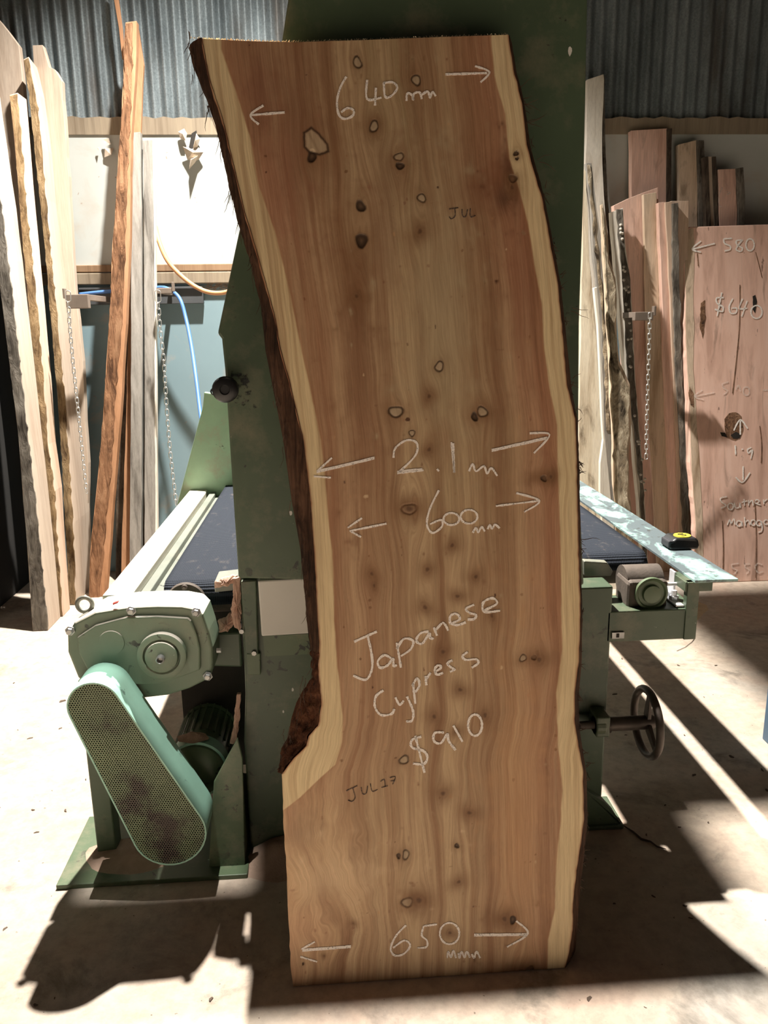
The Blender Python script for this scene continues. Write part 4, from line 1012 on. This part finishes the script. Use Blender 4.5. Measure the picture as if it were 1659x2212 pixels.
# --- mid-left posts
t = thing('timber_board', 'long rough reddish-brown board leaning from floor to above the white lining', 'timber board', (-1.35, 2.85, 0))
body_r = [(295,45),(294,120),(288,230),(283,300),(281,420),(279,560),(272,700),(263,850),(252,1000),(241,1130),(228,1293)]
barkl = [(271,48),(267,110),(266,170),(262,250),(256,330),(250,430),(243,530),(238,650),(230,780),(222,900),(212,1020),(202,1120),(194,1200),(192,1288)]
barkr = [(285,48),(286,120),(283,230),(279,300),(272,420),(270,560),(262,700),(250,850),(242,1000),(228,1130),(215,1290)]
board('plank', '', barkl, body_r, 2.86, .105, .055, W_BROWN, parent=t, rough=.8, seed=61)
board_bark(t, 'split_bark_face', [(a+1, b_+3) for a, b_ in barkl], barkr, 2.852, .105, .01, B_RED, 2.2, 62)
board('timber_board', 'smooth orange-brown board standing behind the long rough board', [(287,64),(284,200),(280,600),(262,1220)], [(298,60),(310,140),(304,283),(302,600),(290,1210)], 3.0, .095, .03, W_BROWN, seed=63)
board('timber_stick', 'thin orange stick leaning high on the corrugated wall', [(242,-60),(246,0),(256,60),(264,128)], [(251,-60),(255,0),(264,60),(269,120)], 3.27, 0.0, .02, W_BROWN, floor=False, cat='stick', seed=64)
board('timber_post', 'narrow weathered grey post, left one of the pair beside the rough board', [(283,287),(283,450),(283,700),(282,900),(281,1060),(280,1205)], [(303,285),(306,450),(307,700),(306,900),(306,1060),(305,1200)], 2.93, .10, .05, W_GREY, cat='timber post', seed=65, rough=.7)
t = thing('timber_post', 'narrow weathered grey post with a pale right edge, beside the wall chain', 'timber post', (-1.1, 2.93, 0))
board('post', '', [(308,303),(311,450),(311,700),(312,900),(312,1060),(312,1180)], [(329,302),(332,450),(334,700),(334,900),(335,1060),(335,1160)], 2.93, .10, .05, W_GREY, parent=t, seed=66, rough=.7)
board('pale_edge', '', [(329,303),(331,450),(333,700),(333,900),(334,1060),(334,1160)], [(333,303),(335,450),(337,700),(338,900),(339,1060),(340,1155)], 2.935, .10, .04, W_WHITE, parent=t, seed=67, rough=.3)
# dark filler painted as the shaded gap at these posts
board('timber_board', 'dark filler painted as the shaded gap behind the two grey posts', [(255,700),(252,1000),(250,1200)], [(312,700),(312,1000),(312,1180)], 3.15, .05, .03, B_DARK, seed=68)

# --- brackets, chains, hoses on left
WY = 3.345
mb = MB(); a0 = py_(170,622,3.30); a1 = py_(439,655,3.30)
make_ = make('wall_channel', MB().box(a0[0], a1[0], 3.31, 3.345, a1[2]+.0, a0[2]+.0).box(a0[0], a1[0], 3.295, 3.31, a0[2]-.012, a0[2]), m_plain('dark_grey_steel', (.07,.075,.08), .6, .2, .2), bev=.002)
tag(make_, 'long dark grey steel channel fixed across the lower wall lining', 'steel channel')
def rack_arm(label, px0, px1, pyt, pyb, Yf, rx0, rx1, Yend):
    p = py_(px0, pyt, Yf); q = py_(px1, pyb, Yf); a = py_(rx0, pyt, Yf); b_ = py_(rx1, pyb, Yf)
    t = thing('rack_arm', label, 'rack arm', (p[0], Yf, q[2]))
    sm_ = m_plain('brown_grey_steel', (.2,.16,.13), .7, .2, .3)
    make('arm_bar', MB().box(p[0], q[0], Yf, Yf+.04, q[2], p[2]), sm_, t, bev=.003)
    make('arm_return', MB().box(a[0], b_[0], Yf+.04, Yend, p[2]-.03, p[2]), sm_, t, bev=.002)
    make('stop_lug', MB().box(p[0]-.010 if rx0 > px0+8 else q[0], p[0]+.002 if rx0 > px0+8 else q[0]+.012, Yf-.004, Yf+.03, p[2]-.02, p[2]+.03), sm_, t, bev=.002)
    return t
rack_arm('dusty steel rack arm at the left chain, jutting from the wall', 140, 192, 636, 666, 2.75, 176, 190, 3.30)
rack_arm('dusty steel rack arm right of the grey posts carrying the middle chain', 338, 372, 622, 634, 3.02, 342, 352, 3.30)
rack_arm('dusty steel rack arm among the right-hand boards', 1372, 1411, 674, 692, 2.74, 1373, 1379, 2.96)
def chain(label, pts, Y, link=.030, r_=.0022, big=None):
    P = [py_(a, b_, Y) for a, b_ in pts]; seg = [np.linalg.norm(P[i+1]-P[i]) for i in range(len(P)-1)]; T = sum(seg)
    mb = MB(); d = 0; i_ = 0
    while d < T:
        s = d; k = 0
        while k < len(seg)-1 and s > seg[k]: s -= seg[k]; k += 1
        u = (P[k+1]-P[k])/seg[k]; c = P[k]+u*s; L = link*(1.7 if big and i_ < big else 1)
        sdir = np.array([1.,0,0]) if i_ % 2 == 0 else np.array([.25,1.,0]); sdir -= u*sdir.dot(u); sdir /= np.linalg.norm(sdir)
        ring = []
        for j in range(14):
            a = 2*pi*j/14; e = .5*L*.62*np.sign(cos(a)) if abs(cos(a)) > 1e-3 else 0
            ring.append(c+u*(e+cos(a)*L*.19)+sdir*sin(a)*L*.24)
        mb.tube(ring+[ring[0]], r_, 6, cap=False); d += L*.80; i_ += 1
    t_ = make('hanging_chain', mb, CHAINM); return tag(t_, label, 'chain')
chain('galvanised chain hanging in front of the pale slabs at left', [(147,640),(150,700),(158,790),(168,880),(176,960),(187,1065)], 2.72, .032, .0026, 1)
chain('thin galvanised chain hanging right of the grey posts', [(341,640),(345,700),(354,780),(360,880),(368,980),(381,1092)], 2.95, .038, .0022, 1)
chain('galvanised chain hanging among the right-hand boards', [(1404,682),(1402,760),(1399,850),(1397,920),(1396,990)], 2.68, .034, .0026)
def hose(label, pts, Y, r_, mat, name='hose'):
    P = [py_(a, b_, Y if not isinstance(Y, list) else Y[i]) for i, (a, b_) in enumerate(pts)]
    out = []
    for i in range(len(P)-1):
        p0 = P[max(i-1,0)]; p1 = P[i]; p2 = P[i+1]; p3 = P[min(i+2, len(P)-1)]
        for k in range(8):
            t = k/8; out.append(.5*((2*p1)+(-p0+p2)*t+(2*p0-5*p1+4*p2-p3)*t*t+(-p0+3*p1-3*p2+p3)*t**3))
    out.append(P[-1]); return tag(make(name, MB().tube(out, r_, 12), mat, smooth=True), label, 'hose')
hose('blue air hose looping down to the pale green machine guard', [(172,636),(230,630),(300,627),(345,621),(366,626),(388,645),(402,690),(414,750),(424,820),(434,900),(446,960),(464,1010),(486,1058)], [3.2,3.2,3.2,3.14,3.1,3.05,3.0,2.9,2.75,2.6,2.4,2.2,2.12], .0105, BLUEH)
hose('dusty orange hose drooping across the wall behind the column', [(336,490),(343,520),(360,560),(385,590),(420,618),(455,632),(492,630),(530,610)], [3.28,3.2,3.16,3.14,3.12,3.1,3.08,3.05], .0125, ORANGEH)
# cobweb dirt clumps on lining
r = random.Random(8); mb = MB()
for i in range(140):
    a = r.uniform(440,500); c_ = r.uniform(585,622)+(500-a)*.1; p = py_(a, c_, 3.345); q = p+np.array([r.uniform(-.05,.05), -.004, r.uniform(-.03,.03)])
    mb.tube([p, (p+q)/2+np.array([0,-.01,r.uniform(-.01,.01)]), q], .0014, 4)
tag(make('shaving_tangle', mb, m_plain('brown_shavings', (.3,.2,.13), .9), loc=tuple(py_(470,600,3.34))), 'tangle of brown shavings clinging to the wall under the brown rail', 'wood shavings', kind='stuff')

# --- right side timber
board('timber_slab', 'tall salmon slab with a dark bark right edge, furthest back on the right', [(1363,282),(1366,500),(1372,900),(1380,1190)], [(1441,277),(1441,430),(1446,800),(1450,1180)], 3.17, .045, .05, W_PINK2, cat='timber slab', seed=71)
board('bark_strip', 'dark bark strip standing beside the tall salmon slab', [(1441,278),(1440,430),(1446,800),(1452,1180)], [(1452,277),(1450,430),(1458,800),(1470,1180)], 3.16, .045, .05, B_DARK, cat='bark strip', seed=72)
board('timber_slab', 'wide pink slab with a slanting top and brown streak behind the chain', [(1326,444),(1340,640),(1352,900),(1366,1215)], [(1359,428),(1390,416),(1421,405),(1428,640),(1436,900),(1449,1210)], 2.98, .05, .05, W_PINK2, cat='timber slab', seed=73)
board('timber_board', 'tan streaked board leaning on the wide pink slab', [(1390,420),(1396,640),(1404,900),(1420,1205)], [(1418,415),(1428,640),(1440,900),(1452,1205)], 2.94, .05, .03, W_STREAK, seed=74)
board('timber_board', 'narrow salmon board with a square top left of the grey barked post', [(1422,438),(1430,640),(1441,900),(1454,1208)], [(1436,436),(1446,640),(1457,900),(1468,1200)], 2.90, .05, .04, W_PINK2, seed=75)
board('timber_board', 'narrow pale board squeezed against the grey barked post', [(1437,437),(1447,640),(1458,900),(1469,1200)], [(1452,435),(1460,640),(1470,900),(1480,1196)], 2.885, .05, .04, W_PALE2, seed=76)
t = thing('timber_board', 'pale board end with grey bark right edge between the salmon boards and large chalked slab', 'timber board', (1.95, 2.8, 0))
board('plank', '', [(1450,434),(1456,640),(1464,800),(1476,1000),(1482,1180)], [(1488,434),(1484,640),(1486,800),(1490,1000),(1494,1180)], 2.90, .05, .04, W_PALE2, parent=t, seed=77)
board_bark(t, 'bark_edge', [(1452,440),(1453,560),(1455,640),(1458,740),(1462,850),(1469,960),(1473,1080),(1478,1180)], [(1465,438),(1467,560),(1470,640),(1472,740),(1476,850),(1482,960),(1487,1080),(1492,1180)], 2.87, .05, .03, B_GREY, 1.6, 78)
board('timber_slab', 'pale slab with brown V streaks standing against the white wall at right', [(1466,312),(1468,500),(1480,800),(1490,1200)], [(1506,302),(1507,500),(1512,800),(1516,1200)], 3.15, .045, .05, W_STREAK, cat='timber slab', seed=79)
board('bark_strip', 'grey barked edging board right of the streaked pale slab', [(1505,303),(1508,420),(1514,600),(1520,1200)], [(1521,303),(1523,420),(1528,600),(1535,1200)], 3.14, .045, .05, B_GREY, cat='bark strip', seed=80)
board('timber_batten', 'left dark batten of the pair showing above the chalked mahogany slab', [(1520,339),(1530,600),(1540,1200)], [(1530,338),(1540,600),(1548,1200)], 3.10, .045, .04, B_DARK, cat='batten', seed=81, rough=.3)
board('timber_batten', 'pale batten between two dark ones above the chalked mahogany slab', [(1530,338),(1540,600),(1548,1200)], [(1539,338),(1548,600),(1556,1200)], 3.11, .045, .04, W_PALE, cat='batten', seed=82, rough=.3)
board('timber_batten', 'right dark batten of the pair showing above the chalked mahogany slab', [(1539,338),(1548,600),(1556,1200)], [(1547,338),(1556,600),(1564,1200)], 3.10, .045, .04, B_DARK, cat='batten', seed=83, rough=.3)
board('timber_slab', 'pink slab with faint chalk marks above the chalked mahogany slab', [(1551,366),(1556,600),(1564,1200)], [(1590,364),(1594,600),(1600,1200)], 3.10, .045, .05, W_PINK, cat='timber slab', seed=84)
fm = bpy.data.objects['timber_slab'] if False else scene.collection.objects[-1]
mb = MB(); nv = np.array([0,-1,0.])
for s in ([(1560,405),(1554,420),(1553,440),(1558,448)], [(1570,420),(1577,417),(1570,414)]): stroke(mb, s, lambda a, b_: plean(a, b_, 3.098, .045), nv, .006)
make('chalk_mark', mb, CHALKF, fm)
board('bark_strip', 'grey barked strip at the right of the small pink slab', [(1590,364),(1594,420),(1596,600),(1600,1200)], [(1606,361),(1609,420),(1610,600),(1614,1200)], 3.09, .045, .05, B_GREY, cat='bark strip', seed=85)

# chalked mahogany slab
YM, KM = 2.70, .16
mah = thing('timber_slab', 'large pink mahogany slab chalked $640 at the right of the photo', 'timber slab', (2.3, YM, 0))
left = [(1490,490),(1479,497),(1477,560),(1479,640),(1478,700),(1482,800),(1487,850),(1490,1000),(1500,1120),(1505,1262)]
right = [(1790,482),(1790,1200)]
L = densify(left, 14, 1.0, 91); P = [plean(a, b_, YM, KM) for a, b_ in L]; P = [p for p in P if p[2] > .02]
P = P+[np.array([P[-1][0]+.004, YM, 0]), np.array([2.95, YM, 0]), np.array([2.95, YM+KM*P[0][2], P[0][2]+.02])]
def m_mah():
    m, n, b = nt('mahogany_face'); v = coords(n, (5,5,.3))
    w_ = noise(n, v, 3, 8, .6, .5)
    c = ramp(n, w_, ((.32, (.58,.36,.28)), (.5, (.76,.50,.40)), (.68, (.82,.57,.47))))
    gv = ramp(n, noise(n, coords(n, (9,9,.35)), 1.2, 6, .6, 1.0), ((.57, (0,0,0)), (.66, (.55,)*3)))
    c = mix(n, gv, c, (.24,.15,.11))
    fl = ramp(n, noise(n, coords(n, (28,28,6)), 1.3, 4, .6), ((.68, (0,0,0)), (.72, (.8,)*3)))
    c = mix(n, fl, c, (.14,.07,.05))
    n.links.new(c, b.inputs['Base Color']); b.inputs['Roughness'].default_value = .75; bump(n, b, w_, .1, .004); return m
make('slab_board', MB().prism(P, (0,.055,0)), m_mah(), mah, bev=.006)
sw_l = [(1493,493),(1481,500),(1479,560),(1481,640),(1481,700),(1485,800),(1490,860),(1493,1000),(1502,1120),(1507,1255)]
sw_r = [(1498,493),(1501,540),(1498,640),(1500,700),(1498,800),(1502,850),(1506,930),(1512,1000),(1518,1120),(1520,1255)]
board_bark(mah, 'sapwood_band', sw_l, sw_r, YM-.0015, KM, .004, W_STREAK, .6, 92)
# knots and dark checks on the mahogany
nvm = np.array([0, -cos(atan(KM)), sin(atan(KM))]); PM = lambda a, b_: plean(a, b_, YM-.0022, KM)
KD = m_bark('knot_brown', (.22,.12,.07), (.36,.22,.14), (.05,.03,.02), 20, .6, .8)
def patch(pts, mat, nm, y=.0022):
    mb = MB(); q = [plean(a, b_, YM-y, KM) for a, b_ in densify(pts+[pts[0]], 6, 1.0, len(pts))[:-1]]
    mb.prism(q, (0,.003,0)); return make(nm, mb, mat, mah)
patch([(1565,905),(1575,893),(1590,890),(1602,900),(1606,925),(1600,945),(1588,952),(1572,945),(1565,928)], KD, 'knot')
patch([(1578,940),(1590,932),(1600,938),(1598,948),(1584,948)], DARKV, 'knot_hole', .003)
patch([(1556,934),(1566,935),(1572,945),(1560,942)], DARKV, 'knot_hole', .003)
patch([(1626,640),(1632,637),(1636,652),(1632,676),(1626,668)], DARKV, 'knot_hole', .003)
patch([(1514,655),(1523,648),(1524,690),(1518,730),(1512,705)], KD, 'bark_pocket')
patch([(1490,835),(1499,850),(1500,880),(1492,875),(1487,855)], KD, 'bark_pocket')
mb = MB()
for s in ([(1598,615),(1597,700),(1590,780),(1582,850)], [(1641,920),(1645,960),(1644,1000)], [(1560,1125),(1562,1180),(1561,1250)], [(1630,1080),(1633,1160),(1632,1248)], [(1632,545),(1640,575),(1646,600)], [(1505,540),(1508,575)]):
    stroke(mb, s, PM, nvm, .004)
make('surface_check', mb, KD, mah)
MT = {'chalk_580': [[(1544,526),(1497,538)],[(1514,521),(1495,538),(1514,545)],[(1581,515),(1563,516)],[(1563,516),(1565,526),(1576,531),(1577,539),(1565,542)],[(1603,519),(1591,520),(1592,529),(1603,536),(1600,543),(1590,539),(1596,528),(1604,518)],ell(1620,529,9,13)],
 'chalk_640_dollars': [[(1563,643),(1548,644),(1549,655),(1561,663),(1560,673),(1544,668)],[(1559,632),(1549,683)],[(1583,645),(1575,662),(1578,676),(1589,676),(1591,666),(1580,666)],[(1604,645),(1597,666),(1614,666)],[(1614,650),(1602,684)],ell(1634,674,12,14)],
 'chalk_middle_width': [[(1543,848),(1502,856)],[(1517,843),(1500,856),(1520,864)],[(1573,825),(1560,829)],[(1560,829),(1562,837),(1571,845),(1562,852)],[(1590,842),(1595,832),(1600,846)],ell(1612,845,7,9),[(1648,843),(1700,842)]],
 'chalk_1_9': [[(1599,907),(1599,939)],[(1585,930),(1599,907),(1615,926)],[(1588,962),(1589,982)],[(1603,969),(1604,972)],[(1623,967),(1615,971),(1617,979),(1625,972),(1622,991)],[(1605,1007),(1605,1037)],[(1589,1031),(1604,1042),(1620,1021)]],
 'chalk_slab_name': [[(1570,1073),(1557,1076),(1558,1084),(1568,1092),(1557,1098)],ell(1578,1094,6,7),[(1586,1086),(1589,1097),(1597,1095),(1598,1086),(1600,1097)],[(1607,1078),(1608,1092)],[(1602,1085),(1614,1082)],[(1617,1080),(1617,1092)],[(1617,1088),(1624,1081),(1627,1092)],[(1633,1088),(1640,1083),(1634,1079),(1631,1086),(1643,1091)],[(1649,1079),(1650,1089)],[(1650,1084),(1657,1078)],
   [(1571,1134),(1576,1123),(1579,1131),(1585,1121),(1588,1134)],ell(1596,1131,5,6),[(1602,1126),(1603,1137)],[(1608,1117),(1610,1136)],[(1610,1128),(1616,1124),(1620,1134)],ell(1627,1129,5,6),ell(1639,1130,5,6),[(1645,1126),(1646,1145),(1638,1150)],ell(1655,1128,5,5)],
 'chalk_550': [[(1595,1217),(1580,1219)],[(1580,1219),(1582,1227),(1592,1232),(1585,1241)],[(1619,1218),(1609,1219)],[(1609,1219),(1610,1226),(1618,1232),(1612,1240)],[(1646,1220),(1636,1217),(1631,1227),(1638,1237),(1648,1234)]]}
for nm, strokes in MT.items():
    mb = MB()
    for s in strokes: stroke(mb, s, PM, nvm, .0085 if nm != 'chalk_slab_name' else .0065, closed=len(s) == 12)
    make(nm, mb, CHALKF if nm in ('chalk_550', 'chalk_middle_width') else CHALK, mah)

# gnarled group right of the column
board('timber_board', 'tall whitish board with a split top, leaning just right of the column', [(1268,172),(1267,260),(1265,350),(1262,700),(1258,1000),(1256,1215)], [(1304,160),(1306,172),(1302,260),(1301,350),(1304,420),(1312,500),(1318,700),(1318,1000),(1318,1215)], 2.92, .12, .04, W_WHITE, seed=101)
board('bark_strip', 'dark bark edge standing behind the tall whitish board', [(1303,165),(1302,330),(1305,420),(1318,620),(1330,1200)], [(1307,163),(1308,330),(1314,420),(1330,620),(1340,1200)], 2.96, .11, .04, B_GREY, cat='bark strip', seed=102)
board('timber_board', 'yellowish flaky board leaning closest to the column edge', [(1261,366),(1258,560),(1252,800),(1250,1000),(1248,1215)], [(1266,370),(1274,560),(1284,680),(1292,800),(1299,920),(1300,1060),(1304,1215)], 2.78, .08, .04, W_YEL, seed=103)
t = thing('timber_board', 'bark-flaked grey board crossing in front of the whitish board', 'timber board', (1.25, 2.72, 0))
board('plank', '', [(1266,352),(1276,450),(1284,560),(1292,640),(1300,760),(1306,930),(1312,1050),(1322,1215)], [(1278,352),(1290,450),(1298,520),(1306,600),(1312,700),(1322,820),(1330,960),(1340,1100),(1352,1215)], 2.74, .09, .035, W_GREY, parent=t, seed=104, rough=1.5)
board_bark(t, 'flaky_bark', [(1269,356),(1279,450),(1288,560),(1297,640),(1304,760),(1310,930)], [(1275,356),(1284,450),(1294,560),(1302,640),(1310,760),(1318,930)], 2.735, .09, .01, B_GNARL, 2.5, 105, False)
board('timber_board', 'thin white board leaning before the yellowish flaky board', [(1283,622),(1291,700),(1297,800),(1300,900),(1303,950),(1296,1000),(1297,1060),(1306,1215)], [(1290,620),(1298,720),(1304,850),(1305,930),(1312,1000),(1318,1060),(1326,1140),(1330,1215)], 2.66, .06, .03, W_WHITE, seed=106)
t = thing('timber_board', 'gnarled bark-covered slab edge with ragged top half, right of the thin white board', 'timber board', (1.4, 2.66, 0))
gl = [(1302,440),(1306,520),(1309,600),(1312,690),(1318,780),(1322,860),(1326,960),(1330,1050),(1334,1130),(1340,1215)]
gr = [(1309,470),(1316,560),(1330,600),(1332,690),(1338,780),(1352,810),(1362,830),(1364,900),(1360,980),(1358,1050),(1366,1100),(1374,1215)]
board('plank', '', gl, gr, 2.68, .09, .05, W_STREAK, parent=t, seed=107, rough=2.0)
board_bark(t, 'gnarled_bark', [(a+1, b_+8) for a, b_ in gl], [(a-3, b_+8) for a, b_ in gr], 2.665, .09, .02, B_GNARL, 3.2, 108)
t = thing('timber_board', 'pale board with knobbly grey bark edge and square top', 'timber board', (1.5, 2.78, 0))
bl = [(1321,458),(1327,540),(1336,640),(1342,730),(1352,820),(1364,920),(1376,1040),(1388,1215)]
brr = [(1346,449),(1352,540),(1362,600),(1366,680),(1371,800),(1378,890),(1388,1000),(1400,1215)]
board('plank', '', bl, brr, 2.78, .10, .05, W_WHITE, parent=t, seed=109)
bml = [(1332,452),(1339,540),(1347,640),(1352,730),(1358,820),(1369,920),(1382,1040),(1392,1215)]
board_bark(t, 'bark_edge', bml, [(a-1, b_+3) for a, b_ in brr], 2.768, .10, .015, B_GREY, 1.6, 110)
mb = MB(); r = random.Random(4)
for i in range(34):
    y = r.uniform(475, 1100); a = np.interp(y, [q[1] for q in bml], [q[0] for q in bml])+r.uniform(3, 12)
    mb.lathe(plean(a, y, 2.767, .10), (r.uniform(-.3,.3), -1, r.uniform(-.2,.4)), [(0,.009),(.007,.006),(.014,.001)], 7)
make('bark_nub', mb, m_plain('pale_bark_nubs', (.5,.46,.4), .9), t)['kind'] = 'stuff'
# dark filler painted as shadow in the gap
board('timber_slab', 'dark filler painted as the shadow in the gap behind the knobbly board', [(1340,640),(1362,1215)], [(1385,640),(1412,1215)], 3.06, .03, .03, B_DARK, cat='timber slab', seed=111)

# sawdust by the wall on the right
tag(make('sawdust_heap', mound(1.62, 2.35, .34, .26, .045, 33), m_plain('tan_sawdust', (.5,.38,.24), .95, 0, .2, 20, .8), smooth=True), 'tan sawdust heap on the floor behind the right arm', 'sawdust', kind='stuff')
# blue steel post at right frame edge
p0 = pz(1668, 1614, 0)
o = make('steel_post', MB().box(p0[0]-.005, p0[0]+.08, p0[1], p0[1]+.06, .0, .30), BLUEST, bev=.004)
tag(o, 'short blue painted steel post at the extreme right on the floor', 'post')
